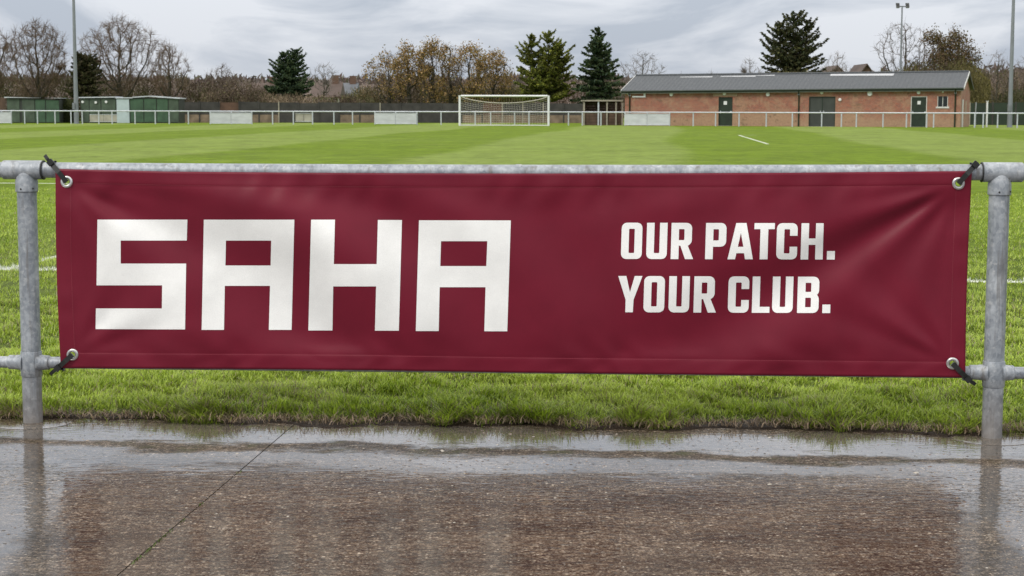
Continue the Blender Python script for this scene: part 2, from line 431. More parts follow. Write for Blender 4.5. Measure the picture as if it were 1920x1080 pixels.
# smooth noise in numpy
def sines(x, y, seed, n=7, f0=1.0, f1=4.0):
    r = np.random.default_rng(seed); o = np.zeros_like(x, dtype=float)
    for i in range(n):
        f = f0 * (f1 / f0) ** (i / max(1, n - 1)); a = r.uniform(0, 2 * np.pi)
        o += np.sin(f * (x * np.cos(a) + y * np.sin(a)) + r.uniform(0, 6.28) + 1.3 * np.sin(f * .7 * (y * np.cos(a) - x * np.sin(a)) + r.uniform(0, 6.28)))
    return o / math.sqrt(n)

# ================================================================== SETTING
# ground far and wide
mb = MB(); mb.add([(-1500, -600, -.14), (1500, -600, -.14), (1500, 2400, -.14), (-1500, 2400, -.14)], [(0, 1, 2, 3)])
tag(mb.build('ground', simple('rough_ground', (.09, .10, .04), .9, 0, .3, .05)), kind='structure')

# pitch sheet with a turf step at its near edge
def edge_wob(x):
    x = np.asarray(x, float); return .030 + .040 * sines(x, x * 0, 3, 6, 2.0, 16.0) + .016 * sines(x, x * 0, 6, 5, 14, 45)
def turf_z(t, x, y):
    s = np.clip(t / .16, 0, 1); s = s * s * (3 - 2 * s)
    return -.03 + .060 * s + .010 * sines(x, y, 5, 6, 3, 12) * np.exp(-t / 5)
tv = np.concatenate([np.arange(0, .3, .02), np.arange(.3, 2.5, .06), np.geomspace(2.5, 900, 110)])
xv = np.concatenate([-np.geomspace(4.2, 500, 45)[::-1], np.linspace(-4.1, 4.1, 240), np.geomspace(4.2, 500, 45)])
TT, XX = np.meshgrid(tv, xv, indexing='ij')
YY = E0 + SLOPE * np.clip(XX, -40, 40) + edge_wob(XX) * np.exp(-TT) + TT
ZZ = turf_z(TT, XX, YY)
ny, nx = TT.shape; idx = np.arange(ny * nx).reshape(ny, nx)
F = np.stack([idx[:-1, :-1], idx[:-1, 1:], idx[1:, 1:], idx[1:, :-1]], -1).reshape(-1, 4)
me = np_mesh('pitch', np.c_[XX.ravel(), YY.ravel(), ZZ.ravel()], F, M['pitch'], sm=True)
tag(link('pitch', me), kind='structure')

# soil strip
sv = np.linspace(-.28, .30, 58); xs = np.linspace(-6, 6, 700)
SS, XX = np.meshgrid(sv, xs, indexing='ij')
YY = E0 + SLOPE * XX + SS * -1 + edge_wob(XX) * .8 + .035
wz = sines(XX, YY, 11, 8, 6, 70)
lim = .085 + .030 * sines(XX, YY * 0, 12, 6, 2, 22)
ZZ = .006 + .007 * wz - np.clip((SS - lim) / .06, 0, 1) * .05 - np.clip((-.05 - SS) / .2, 0, 1) * .02
ny, nx = SS.shape; idx = np.arange(ny * nx).reshape(ny, nx)
F = np.stack([idx[:-1, :-1], idx[:-1, 1:], idx[1:, 1:], idx[1:, :-1]], -1).reshape(-1, 4)[:, ::-1]
tag(link('soil_edge', np_mesh('soil_edge', np.c_[XX.ravel(), YY.ravel(), ZZ.ravel()], F, M['soil'], sm=True)), kind='structure')

# path of two concrete slabs with an open joint
JA, JB = gnd(553, 797), gnd(222, 1080)
jd = (JB.x - JA.x) / (JB.y - JA.y)
def jx(y): return JA.x + jd * (y - JA.y)
path = empty('path', (0, 5, 0)); tag(path, kind='structure')
GAP = .0022
for side in (-1, 1):
    xo = -14 if side < 0 else 14
    y0 = -8.0
    p = [(xo, y0), (jx(y0) + side * GAP, y0), None, None]
    yj = E0 + .02
    xj = jx(yj) + side * GAP
    yj = E0 + SLOPE * xj + .02
    poly = [(xo, y0), (jx(y0) + side * GAP, y0), (xj, yj), (xo, E0 + SLOPE * xo + .02)]
    V = [(a, b, 0) for a, b in poly] + [(a, b, -.09) for a, b in poly]
    m_ = MB().add(V, [(0, 1, 2, 3), (0, 1, 5, 4), (1, 2, 6, 5), (2, 3, 7, 6), (3, 0, 4, 7)])
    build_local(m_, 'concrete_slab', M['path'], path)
mj = MB().add([(jx(-8) - .02, -8, -.003), (jx(-8) + .02, -8, -.003), (jx(7.2) + .02, 7.22, -.003), (jx(7.2) - .02, 7.22, -.003)], [(0, 1, 2, 3)])
build_local(mj, 'joint_filler', M['soil'], path)

# stones of the aggregate standing proud of the paste
def ico(n=1):
    bm = bmesh.new(); bmesh.ops.create_icosphere(bm, subdivisions=n, radius=1)
    v = np.array([q.co[:] for q in bm.verts]); f = np.array([[q.index for q in a.verts] for a in bm.faces]); bm.free(); return v, f
iv, if_ = ico(1)
n = 22000
px = rng.uniform(-2.4, 2.4, n); py = rng.uniform(4.3, 7.0, n)
k = (py < E0 + SLOPE * px - .12) & (rng.random(n) < np.clip(.5 + .5 * sines(px, py, 15, 6, 1.2, 7), .08, 1)); px, py = px[k], py[k]; n = len(px)
r_ = .0026 + .0058 * rng.power(.35, n) ** 2.0; big = rng.random(n) < .007; r_[big] *= rng.uniform(1.3, 2.2, big.sum())
ang = rng.uniform(0, 6.28, n); el = rng.uniform(.55, 1, n)
VX = iv[None, :, 0] * r_[:, None] * 1.2; VY = iv[None, :, 1] * (r_ * el)[:, None]
X = px[:, None] + VX * np.cos(ang)[:, None] - VY * np.sin(ang)[:, None]
Y = py[:, None] + VX * np.sin(ang)[:, None] + VY * np.cos(ang)[:, None]
Z = -(r_ * .12)[:, None] + iv[None, :, 2] * (r_ * .38)[:, None]
pal = np.array([(.10, .070, .048), (.20, .145, .10), (.035, .026, .020), (.30, .24, .18), (.46, .42, .36), (.13, .07, .045)])
ci = rng.choice(len(pal), n, p=[.40, .24, .24, .06, .015, .045]); cc = pal[ci]; cc[big] = (.42, .385, .33)
V = np.stack([X, Y, Z], -1).reshape(-1, 3); F = (if_[None] + (np.arange(n) * len(iv))[:, None, None]).reshape(-1, 3)
g = G('wet_stone'); g.setp(Base_Color=g.attr('Col'), Roughness=.4); g.p.inputs['Coat Weight'].default_value = .35; g.p.inputs['Coat Roughness'].default_value = .1
tag(link('gravel', np_mesh('gravel', V, F, g.m, np.repeat(cc, len(iv), 0), sm=True)), 'small pale and brown stones set in the wet concrete path', 'gravel', kind='stuff')

# ------------------------------------------------------------------ grass blades
def blades(name, x, y, z, h, wd, az, lean, cols, curl=.6, segs=2, label=None):
    n = len(x); dx, dy = np.cos(az), np.sin(az); wx, wy = -dy, dx
    lx, ly = h * lean * dx, h * lean * dy; hz = np.where(lean > .994, .04 * h, h * np.sqrt(np.clip(1 - lean ** 2 * .75, .12, 1)))
    if segs == 2:
        a = .5; V = np.empty((n, 5, 3))
        for i, (s, wf, lf) in enumerate(((-.5, 1, 0), (.5, 1, 0), (.5, .8, 1), (-.5, .8, 1), (0, 0, 2))):
            fr = (0, .30 * (1 - curl * .3), 1)[lf]; fz = (0, .60, 1)[lf]
            V[:, i, 0] = x + wx * wd * s * wf + lx * fr; V[:, i, 1] = y + wy * wd * s * wf + ly * fr; V[:, i, 2] = z + hz * fz
        T_ = np.array([(0, 1, 2), (0, 2, 3), (3, 2, 4)]); nvb = 5
        tone = np.array([.10, .10, .95, .95, 1.35])
    else:
        V = np.empty((n, 3, 3))
        for i, (s, lf) in enumerate(((-.5, 0), (.5, 0), (0, 1))):
            V[:, i, 0] = x + wx * wd * s + lx * lf; V[:, i, 1] = y + wy * wd * s + ly * lf; V[:, i, 2] = z + hz * lf
        T_ = np.array([(0, 1, 2)]); nvb = 3; tone = np.array([.75, .75, 1.1])
    # blade colour runs from a darker root to a paler tip
    col = (cols[:, None, :] * (1 + (tone[None, :, None] - 1) * .5)).reshape(-1, 3)
    F = (T_[None] + (np.arange(n) * nvb)[:, None, None]).reshape(-1, 3)
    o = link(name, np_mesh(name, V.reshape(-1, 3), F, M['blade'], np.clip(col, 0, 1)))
    return tag(o, label, 'grass', kind='stuff')
def grass_cols(x, y, n, straw=.07, seed=1):
    r = np.random.default_rng(seed)
    a = np.array((.42, .55, .045)); b = np.array((.15, .25, .014)); c = np.array((.62, .72, .16))
    k = r.random((n, 1)); patch = np.clip(.5 + .35 * sines(x, y, 21, 7, 1.5, 9), 0, 1)[:, None]
    col = a * k + b * (1 - k); col = col * (1 - .35 * patch) + c * .35 * patch
    s = r.random(n) < straw * (1 + 1.5 * np.clip(sines(x, y, 22, 6, 2, 12), 0, 2))
    col[s] = np.array((.34, .29, .17)) * r.uniform(.55, 1.2, (s.sum(), 1))
    m = line_mask_np(x, y); w_ = r.random(n) < m * 1.05
    col[w_] = np.array((.78, .80, .77)) * r.uniform(.8, 1.05, (w_.sum(), 1))
    return col * r.uniform(.8, 1.2, (n, 1))
def field(n, t0, t1, hw0, hw1, seed):
    r = np.random.default_rng(seed); t = r.uniform(t0, t1, n); hw = hw0 + (hw1 - hw0) * (t - t0) / (t1 - t0)
    x = r.uniform(-1, 1, n) * hw; y = E0 + SLOPE * x + edge_wob(x) * np.exp(-t) + t
    return r, t, x, y
specs = [(250000, .02, 1.7, 3.1, 3.6, 2), (145000, 1.7, 4.2, 3.6, 4.4, 2), (130000, 4.2, 9, 4.4, 5.9, 1), (140000, 9, 20, 5.9, 9.2, 1)]
GLAB = ['bright green tufted grass growing beside the wet path', 'short green turf just behind the maroon banner', 'mown turf around the near white touchline', 'mown turf beyond the near white touchline']
for i, (n, t0, t1, h0, h1, sg) in enumerate(specs):
    r, t, x, y = field(n, t0, t1, h0, h1, 40 + i)
    cl = sines(x, y, 31, 9, 6, 38)                       # tufts
    keep = r.random(n) < np.clip(.80 + .33 * cl, .10, 1); bald = sines(x, y, 37, 6, 1.6, 7)
    keep &= (bald > -1.35 + .5 * np.exp(-t / .25)) | (r.random(n) < .22)
    x, y, t, cl = x[keep], y[keep], t[keep], cl[keep]; n = len(x)
    h = (.027 + .016 * cl + r.uniform(-.010, .018, n)).clip(.008, .070) * (1.15 if i == 0 else (1.0, 1.0, .95, 1.0)[i])
    wd = (.0050, .0054, .0068, .009)[i] * r.uniform(.6, 1.4, n)
    az = 2.5 * sines(x, y, 45, 6, 4, 16) + r.normal(0, 1.6, n); lean = r.uniform(.30, .98, n)
    c = grass_cols(x, y, n, (.07, .08, .05, .04)[i], 60 + i)
    z = turf_z(t, x, y) - .003
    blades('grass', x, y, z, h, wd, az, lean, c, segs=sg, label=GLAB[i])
# fringe hanging over the soil, in fans
r = np.random.default_rng(99)
nf = 300; fx = r.uniform(-2.7, 2.7, nf); amp = np.clip(.55 + .75 * sines(fx, fx * 0, 71, 6, 4, 26), .03, 1.5)
per = (r.integers(30, 95, nf) * amp).astype(int); ix = np.repeat(np.arange(nf), per); n = len(ix)
x = fx[ix] + r.normal(0, .016, n); tt = r.uniform(-.03, .10, nf)[ix] + r.normal(0, .014, n)
y = E0 + SLOPE * x + edge_wob(x) + tt
base_az = math.atan2(FN.y, FN.x); az = base_az + np.clip((x - fx[ix]) / .016 * .75 + r.normal(0, .55, n), -2.2, 2.2)
h = r.uniform(.04, .105, n) * (.6 + .5 * amp[ix]); lean = r.uniform(.55, .97, n)
c = grass_cols(x, y, n, .12, 77); st = r.random(n) < .16; c[st] = np.array((.33, .28, .18)) * r.uniform(.5, 1.1, (st.sum(), 1))
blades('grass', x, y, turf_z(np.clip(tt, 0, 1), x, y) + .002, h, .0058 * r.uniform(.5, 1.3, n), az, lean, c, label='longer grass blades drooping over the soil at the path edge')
# dead stalks lying on the soil
n = 4200; x = r.uniform(-2.7, 2.7, n); tt = -r.random(n) ** 1.4 * .12 + .03; y = E0 + SLOPE * x + edge_wob(x) * .8 + tt
blades('straw', x, y, np.full(n, .008) + r.uniform(0, .01, n), r.uniform(.02, .055, n), .0036 * r.uniform(.6, 1.4, n), r.uniform(0, 6.28, n), r.uniform(.85, .999, n),
       np.array((.26, .19, .12))[None] * r.uniform(.35, 1.5, (n, 1)), label='dead brown stalks lying on the soil between turf and path')
# debris floating on the puddles and moss in the joint
n = 1500; x = r.uniform(-2.4, 2.4, n); tt = -(.04 + r.random(n) ** 1.6 * .75); y = E0 + SLOPE * x + tt
y += .02 * sines(x, y, 8, 5, 5, 30)
blades('leaf_litter', x, y, np.full(n, .0012), r.uniform(.004, .020, n), r.uniform(.0015, .005, n), r.uniform(0, 6.28, n), np.full(n, .999),
       np.array((.045, .032, .018))[None] * r.uniform(.5, 1.8, (n, 1)), label='dark bits of leaf and stalk strewn over the puddles')
n = 420; y = r.uniform(4.3, 6.2, n); y = y[sines(y, y * 0, 4, 5, 6, 40) > .2]; n = len(y); x = jx(y) + r.normal(0, .003, n)
blades('moss', x, y, np.full(n, -.004), r.uniform(.006, .014, n), np.full(n, .004), r.uniform(0, 6.28, n), r.uniform(.1, .9, n),
       np.array((.10, .15, .03))[None] * r.uniform(.6, 1.3, (n, 1)), label='small green moss tufts in the slab joint')

# ================================================================== NEAR BARRIER
ZR = (zat(40, 318, PL.y) + zat(1890, 323, PR.y)) / 2          # top rail axis
ZLO = (zat(100, 679.5, PL.y), zat(1830, 698.5, PR.y))
print('rail z', ZR, zat(40, 318, PL.y), zat(1890, 323, PR.y), 'low', ZLO, 'span', SPAN, 'PL', PL, 'PR', PR)
ZTL, ZTR = zat(40, 318.5, PL.y), zat(1890, 323, PR.y)
def zt(s): return ZTL + (ZTR - ZTL) * s / SPAN - .0065 * (1 - ((s - SPAN / 2) / (SPAN / 2)) ** 2 if 0 < s < SPAN else 0)
def zl(s): return ZLO[0] + (ZLO[1] - ZLO[0]) * s / SPAN
bar = empty('steel_barrier', PL)
tag(bar, 'grey galvanised pipe barrier carrying the maroon banner between its two posts', 'barrier')
RP, RR, RL_ = .0405, .0325, .0245
lx = lambda px, P: xat(px, P.y, 320) 
# positions of fittings along the rail
def s_of(px, py, P): return (at(px, py, P.y).x - P.x)
for P, sgn in ((PL, 0), (PR, SPAN)):
    z0 = -.02
    m_ = MB().tube([(P.x, P.y, z0), (P.x, P.y, zt(sgn) - .02)], RP, 32); build_local(m_, 'post', M['galv'], bar, .6)
for e_ in (-SPAN, 2 * SPAN):
    q = along(e_); build_local(MB().tube([(q.x, q.y, -.02), (q.x, q.y, zt(0) + .03)], RP, 24), 'post', M['galv'], bar, .6)
segs = [along(s, zt(s)) for s in np.linspace(.03, SPAN - .03, 24)]
build_local(MB().tube(segs, RR, 28), 'top_rail', M['galv'], bar, .6)
build_local(MB().tube([along(-.03, zt(0)), along(-SPAN, zt(0))], RR, 28), 'top_rail', M['galv'], bar, .6)
build_local(MB().tube([along(SPAN + .03, zt(SPAN)), along(2 * SPAN, zt(SPAN))], RR, 28), 'top_rail', M['galv'], bar, .6)
build_local(MB().tube([along(s, zl(s)) for s in np.linspace(.03, SPAN - .03, 12)], RL_, 24), 'lower_rail', M['galv'], bar, .6)
build_local(MB().tube([along(-.03, zl(0)), along(-SPAN, zl(0))], RL_, 24), 'lower_rail', M['galv'], bar, .6)
build_local(MB().tube([along(SPAN + .03, zl(SPAN)), along(2 * SPAN, zl(SPAN))], RL_, 24), 'lower_rail', M['galv'], bar, .6)
def sleeve(m_, a, b, rad, n=32, ch=.004):
    a, b = Vector(a), Vector(b); d = (b - a).normalized()
    m_.tube([a, a + d * .0005, a + d * ch, b - d * ch, b - d * .0005, b], [rad - ch, rad - ch * .8, rad, rad, rad - ch * .8, rad - ch], n)
def blend(m_, c, axis_h, r0, r1, z0, z1):
    pass
for sgn, P, a0, a1 in ((0, PL, -.098, .072), (SPAN, PR, -.070, .090)):
    z = zt(sgn); m_ = MB()
    sleeve(m_, along(sgn + a0, z), along(sgn + a1, z), .0395)
    m_.tube([(P.x, P.y, z), (P.x, P.y, z - .034), (P.x, P.y, z - .046), (P.x, P.y, z - .088), (P.x, P.y, z - .091), (P.x, P.y, z - .0915)],
            [.036, .0430, .0460, .0460, .0440, .041], 32)
    build_local(m_, 'tee_fitting', M['galv'], bar, .55)
    e_ = a1 if sgn == 0 else a0
    pts = [along(sgn + e_ + (.002 if sgn == 0 else -.002), z + math.cos(q) * .0375, math.sin(q) * .0375) for q in np.linspace(0, 2 * math.pi, 33)]
    build_local(MB().tube(pts, .0032, 8), 'seal_ring', M['rubber'], bar, 1)
    for dx_, dz_ in ((-.012, -.078), (.034, -.076)):
        c = Vector((P.x, P.y, z + dz_)); yo = -math.sqrt(.0462 ** 2 - dx_ ** 2)
        build_local(MB().tube([c + Vector((dx_, yo + .003, 0)), c + Vector((dx_ * 1.02, yo - .0012, 0))], .004, 10), 'set_screw', M['rubber'], bar)
    z = zl(sgn); m_ = MB()
    sleeve(m_, along(sgn - .098, z), along(sgn + .080, z), .0300)
    m_.tube([along(sgn - .066, z), along(sgn - .046, z), along(sgn - .03, z + 0)], [.0301, .0325, .044], 28)
    m_.tube([along(sgn + .03, z), along(sgn + .046, z), along(sgn + .066, z)], [.044, .0325, .0301], 28)
    m_.tube([(P.x, P.y, z - .058), (P.x, P.y, z - .0575), (P.x, P.y, z - .054), (P.x, P.y, z - .02), (P.x, P.y, z + .02), (P.x, P.y, z + .044), (P.x, P.y, z + .0475), (P.x, P.y, z + .048)],
            [.041, .0425, .0445, .0455, .0455, .0440, .0425, .041], 32)
    build_local(m_, 'cross_fitting', M['galv'], bar, .6)
    m_ = MB(); m_.tube([(P.x, P.y, -.03), (P.x, P.y, .0015), (P.x, P.y, .003)], [.165, .165, .150], 40)
    build_local(m_, 'footing', M['path'], bar, .6)
# coupling mark in the middle of the top rail
s_ = s_of(972, 316, PL); mid = (s_) / FD.x
m_ = MB().tube([along(mid - .012, zt(mid)), along(mid + .012, zt(mid))], RR + .0016, 28)
build_local(m_, 'rail_collar', M['galv'], bar, .6)

# ================================================================== BANNER
BOFF = .044
BP0 = PL + FN * BOFF
def on_plane(px, py, off=0.0):
    d = ray(px, py); o = Vector((0, 0, CAMH)); q = BP0 + FN * off
    t = (q - o).dot(FN) / d.dot(FN); return o + d * t
def interp(u, xs_, ys_): return float(np.interp(u, xs_, ys_))
XT, YT = [0, .06, .12, .25, .4, .5, .65, .8, .93, 1], [316.5, 319, 321.5, 323.5, 324.8, 325.3, 325, 323.8, 321.8, 320.5]
XB, YB = [0, .22, .34, .5, .75, 1], [690, 692.2, 694, 698.5, 703.2, 708]
def banner_px(u, v):
    yt = interp(u, XT, YT); yb = interp(u, XB, YB)
    xl = 104 + 10 * v - 3.0 * math.sin(math.pi * v); xr = 1822.5 - 12.5 * v - 2.5 * math.sin(math.pi * v)
    return xl + (xr - xl) * u, yt + (yb - yt) * v
EYE = [(125, 341), (1797, 344), (136, 665), (1786, 681.5)]
def g_(a, w_): return np.exp(-(a / w_) ** 2)
def sst(a, b, x): 
    q = np.clip((x - a) / (b - a), 0, 1); return q * q * (3 - 2 * q)
def disp(px, py):
    """metres towards the camera"""
    px = np.asarray(px, float); py = np.asarray(py, float); d = np.zeros_like(px)
    def corner(E, rays):
        nonlocal d
        dx, dy = px - E[0], py - E[1]; r_ = np.hypot(dx, dy) + 1e-6; th = np.degrees(np.arctan2(dy, dx))
        for (a0, wd, amp, reach) in rays:
            da = (th - a0 + 180) % 360 - 180
            prof = sst(6, 90, r_) * np.exp(-(r_ / reach) ** 2)
            wpx = np.radians(da) * r_
            wid = 7 + wd * np.clip(r_, 0, reach * 1.2)
            d += amp * prof * np.exp(-(wpx / wid) ** 2)
    corner(EYE[0], [(28, .09, -.0075, 420), (44, .10, .0060, 330), (16, .07, .0048, 420), (62, .09, -.0050, 260), (4, .04, .003, 300), (75, .07, .0030, 220)])
    corner(EYE[1], [(149, .075, -.0125, 620), (138, .075, .0100, 520), (160, .065, .0090, 560), (124, .08, -.0050, 380), (170, .045, -.004, 420), (112, .07, .0040, 300), (101, .05, -.003, 260)])
    corner(EYE[2], [(-32, .09, .0042, 300), (-18, .07, -.0040, 300), (-50, .09, -.0040, 260), (-68, .07, .003, 220)])
    corner(EYE[3], [(-146, .08, .0050, 420), (-158, .07, -.0050, 420), (-132, .08, -.0045, 360), (-115, .07, .004, 300)])
    d *= 1.15
    uu = (px - 104) / 1716.; ytt = np.interp(uu, XT, YT); ybb = np.interp(uu, XB, YB)
    win = .15 + .85 * sst(0, 75, py - ytt) * sst(0, 75, ybb - py)
    corner_d = d; d = np.zeros_like(px)
    # long slack diagonals
    a = (px * .62 - py * .78)                                    # bands running down to the right
    wl = 1 - sst(700, 1150, px)
    d += wl * (.0135 * np.sin(a / 52 + 1.2 + .7 * np.sin(px / 190)) + .0155 * np.sin(a / 33 + 2 + .8 * np.sin(py / 95) + .5 * np.sin(px / 140)))
    b = (px * .45 + py * .89)
    wr = sst(900, 1350, px)
    d += wr * (.0105 * np.sin(b / 50 + .4 + .6 * np.sin(px / 160)) + .0050 * np.sin(b / 27 + .8 * np.sin(py / 60)))
    mid_ = g_(px - 1020, 260)
    d += mid_ * (.0065 * np.sin((px * .8 - py * .5) / 60) + .0022 * np.sin((px * .7 - py * .7) / 24))
    d = d * win + corner_d
    # belly away from the rail between the corners
    u = (px - 104) / 1716.; v = (py - 320) / 380.
    d += .010 * np.sin(np.pi * np.clip(u, 0, 1)) * np.sin(np.pi * np.clip(v, 0, 1))
    # puckers along the hems
    yt = np.interp(u, XT, YT); yb = np.interp(u, XB, YB)
    top = np.exp(-((py - yt - 30) / 26) ** 2); bot = np.exp(-((py - yb + 34) / 24) ** 2)
    q = px + 9 * np.sin(px / 37) + 14 * np.sin(px / 91)
    d += top * (.0042 * np.sin(q / 11 + .5 * py / 20) * (.5 + .5 * np.sin(px / 73)) + .0024 * np.sin(q / 23))
    d += bot * (.0044 * np.sin(q / 13 + 1 - py / 22) * (.5 + .5 * np.sin(px / 61 + 2)) + .0026 * np.sin(q / 29 + 2))
    bh = np.exp(-((py - yb + 12) / 14) ** 2); d += bh * .0018 * np.sin((q + py * 1.1) / 12) * (.6 + .4 * np.sin(px / 53))
    near_rail = 1 - sst(14, 34, py - yt) * sst(20, 50, yb - py)
    d = np.where(d < -.006, d * (1 - near_rail) + np.maximum(d, -.006) * near_rail, d)
    lh = np.exp(-((px - 122) / 16) ** 2); d += lh * .0010 * np.sin(py / 12 + 1.5 * np.sin(py / 31))
    rh = np.exp(-((px - 1803) / 16) ** 2); d += rh * .0012 * np.sin(py / 13 + 1.5 * np.sin(py / 37))
    return d
def hem(px, py):
    u = (px - 104) / 1716.; yt = np.interp(u, XT, YT); yb = np.interp(u, XB, YB); v = (py - yt) / (yb - yt)
    xl = 104 + 10 * v; xr = 1822.5 - 12.5 * v
    e_ = np.minimum(np.minimum(py - yt - 26, yb - 28 - py), np.minimum(px - xl - 28, xr - 28 - px))
    h_ = .0012 * (1 - sst(-1.2, 1.2, e_)) - .0010 * np.exp(-(e_ / 2.2) ** 2)
    return h_
def bpos(px, py, lift=0.0):
    return on_plane(px, py, float(disp(px, py) + hem(px, py)) + lift)
NU, NV = 345, 86
def hem_list(n_, h):
    a = list(np.linspace(0, 1, n_)); a = [q for q in a if all(abs(q - k_) > .0042 for k_ in h)]
    for k_ in h: a += [k_ - .0038, k_ - .0012, k_ + .0012, k_ + .0038] if n_ < 200 else [k_ - .0012, k_, k_ + .0012]
    return sorted(a)
us = hem_list(NU, (.0163, .9837)); vsl = hem_list(NV, (.0695, .9265))
G_ = [[banner_px(u, v) for u in us] for v in vsl]
GP = np.array(G_)
D_ = disp(GP[..., 0], GP[..., 1]) + hem(GP[..., 0], GP[..., 1])
for (ex, ey) in EYE:                                            # open the eyelet holes
    dx, dy = GP[..., 0] - ex, GP[..., 1] - ey; rr = np.hypot(dx, dy)
    k = (rr < 8.5) & (rr > 3.0)
    GP[..., 0] = np.where(k, ex + dx / rr * 8.5, GP[..., 0]); GP[..., 1] = np.where(k, ey + dy / rr * 8.5, GP[..., 1])
V = []; FAC = []
for j in range(len(vsl)):
    for i in range(len(us)): V.append(on_plane(GP[j, i, 0], GP[j, i, 1], D_[j, i])[:])
nu_ = len(us)
for j in range(len(vsl) - 1):
    for i in range(nu_ - 1):
        q = [(j, i), (j, i + 1), (j + 1, i + 1), (j + 1, i)]
        c = np.mean([GP[a] for a in q], 0)
        if any(math.hypot(c[0] - ex, c[1] - ey) < 8.2 for ex, ey in EYE): continue
        FAC.append([a * nu_ + b for a, b in q])
banner = empty('banner', along(SPAN / 2, .26, BOFF))
tag(banner, 'long maroon vinyl banner with white lettering tied to the near pipe barrier', 'banner')
m_ = MB(); m_.v = [tuple(p) for p in V]; m_.f = FAC
cloth = build_local(m_, 'cloth', M['vinyl'], banner, None); cloth.data.shade_smooth()
if cloth.data.polygons[100].normal.dot(FN) < 0: cloth.data.flip_normals()
sol = cloth.modifiers.new('thickness', 'SOLIDIFY'); sol.thickness = .0007; sol.offset = -1
# stitching
m_ = MB()
def stitch(u0, v0, u1, v1, n_):
    for k in range(n_):
        a = (k + .15) / n_; b = (k + .75) / n_
        p = [banner_px(u0 + (u1 - u0) * q, v0 + (v1 - v0) * q) for q in (a, b)]
        A, B = bpos(*p[0], lift=.0010), bpos(*p[1], lift=.0010)
        d_ = (B - A).normalized(); s_ = d_.cross(FN).normalized() * .0006
        m_.add([A - s_, B - s_, B + s_, A + s_], [(0, 1, 2, 3)])
stitch(.016, .0695, .984, .0695, 520); stitch(.016, .9265, .984, .9265, 520)
stitch(.0163, .07, .0163, .926, 110); stitch(.9837, .07, .9837, .926, 110)
tag(build_local(m_, 'stitching', M['thread'], banner), kind='stuff')
# eyelets
for (ex, ey) in EYE:
    c0 = bpos(ex - 12, ey); c1 = bpos(ex + 12, ey); c2 = bpos(ex, ey + 12); c3 = bpos(ex, ey - 12)
    ctr = (c0 + c1 + c2 + c3) / 4; ax = (c1 - c0).normalized(); ay = (c3 - c2).normalized(); nn = ax.cross(ay)
    if nn.dot(FN) < 0: nn = -nn
    prof = [(.0125, -.002), (.0122, .0022), (.0140, .0042), (.0180, .0050), (.0225, .0042), (.0252, .0012), (.0256, -.001)]
    n_ = 40; VV = []; FF = []
    for (rr, hh) in prof:
        for k in range(n_):
            a = 2 * math.pi * k / n_; VV.append(ctr + (ax * math.cos(a) + ay * math.sin(a)) * rr + nn * (hh + .0006))
    for i in range(len(prof) - 1):
        for k in range(n_): FF.append((i * n_ + k, i * n_ + (k + 1) % n_, (i + 1) * n_ + (k + 1) % n_, (i + 1) * n_ + k))
    build_local(MB().add(VV, FF), 'eyelet', M['eyelet'], banner, 1.2)

# lettering ---------------------------------------------------------
def letter(outer, holes=(), step=7.0, label=None):
    loops = [outer] + list(holes)
    def inside(x, y):
        c = False
        for lp in loops:
            for i in range(len(lp)):
                (x1, y1), (x2, y2) = lp[i], lp[i - 1]
                if (y1 > y) != (y2 > y) and x < (x2 - x1) * (y - y1) / (y2 - y1) + x1: c = not c
        return c
    verts = []; edges = []
    for lp in loops:
        o = len(verts); pts = []
        for i in range(len(lp)):
            a, b = lp[i], lp[(i + 1) % len(lp)]; nn = max(1, int(math.hypot(b[0] - a[0], b[1] - a[1]) / step))
            for k in range(nn): pts.append((a[0] + (b[0] - a[0]) * k / nn, a[1] + (b[1] - a[1]) * k / nn))
        verts += pts; edges += [(o + i, o + (i + 1) % len(pts)) for i in range(len(pts))]
    nb = len(verts); x0 = min(p[0] for p in outer); x1 = max(p[0] for p in outer); y0 = min(p[1] for p in outer); y1 = max(p[1] for p in outer)
    bnd = np.array(verts)
    for x in np.arange(x0 + step * .5, x1, step):
        for y in np.arange(y0 + step * .5, y1, step):
            if inside(x, y) and np.min(np.hypot(bnd[:, 0] - x, bnd[:, 1] - y)) > step * .45: verts.append((x, y))
    r_ = delaunay_2d_cdt([Vector(p) for p in verts], edges, [], 0, 1e-5)
    ov, of = r_[0], r_[2]
    F = [f for f in of if inside(sum(ov[i].x for i in f) / len(f), sum(ov[i].y for i in f) / len(f))]
    FF = []
    for f in F:
        a, b, c = (ov[i] for i in f[:3]); ar = (b.x - a.x) * (c.y - a.y) - (b.y - a.y) * (c.x - a.x)
        if abs(ar) > .02: FF.append(tuple(f) if ar < 0 else tuple(reversed(f)))
    m_ = MB(); m_.v = [tuple(bpos(p.x, p.y, .0011)) for p in ov]; m_.f = FF
    l_ = Vector(banner.location); m_.v = [tuple(Vector(p) - l_) for p in m_.v]
    me = bpy.data.meshes.new('letter'); me.from_pydata(m_.v, [], m_.f); me.materials.append(M['print']); me.shade_smooth(); me.update()
    if sum(q.normal.dot(FN) for q in me.polygons) < 0: me.flip_normals()
    nn_ = []
    for p in ov:
        e1 = bpos(p.x + 1.5, p.y) - bpos(p.x - 1.5, p.y); e2 = bpos(p.x, p.y + 1.5) - bpos(p.x, p.y - 1.5); q = e1.cross(e2).normalized()
        nn_.append(q if q.dot(FN) > 0 else -q)
    me.normals_split_custom_set_from_vertices(nn_)
    o = link('letter', me, banner)
    if label: o['label'] = label
    return o
letter([(182.7, 411.8), (351.4, 411.8), (350.2, 451), (226.3, 451), (226.3, 494.2), (349, 494.2), (347, 617.7), (179.2, 617), (179.8, 578.3), (303.5, 578.3), (304, 535), (181, 535)], label='large angular white letter S')
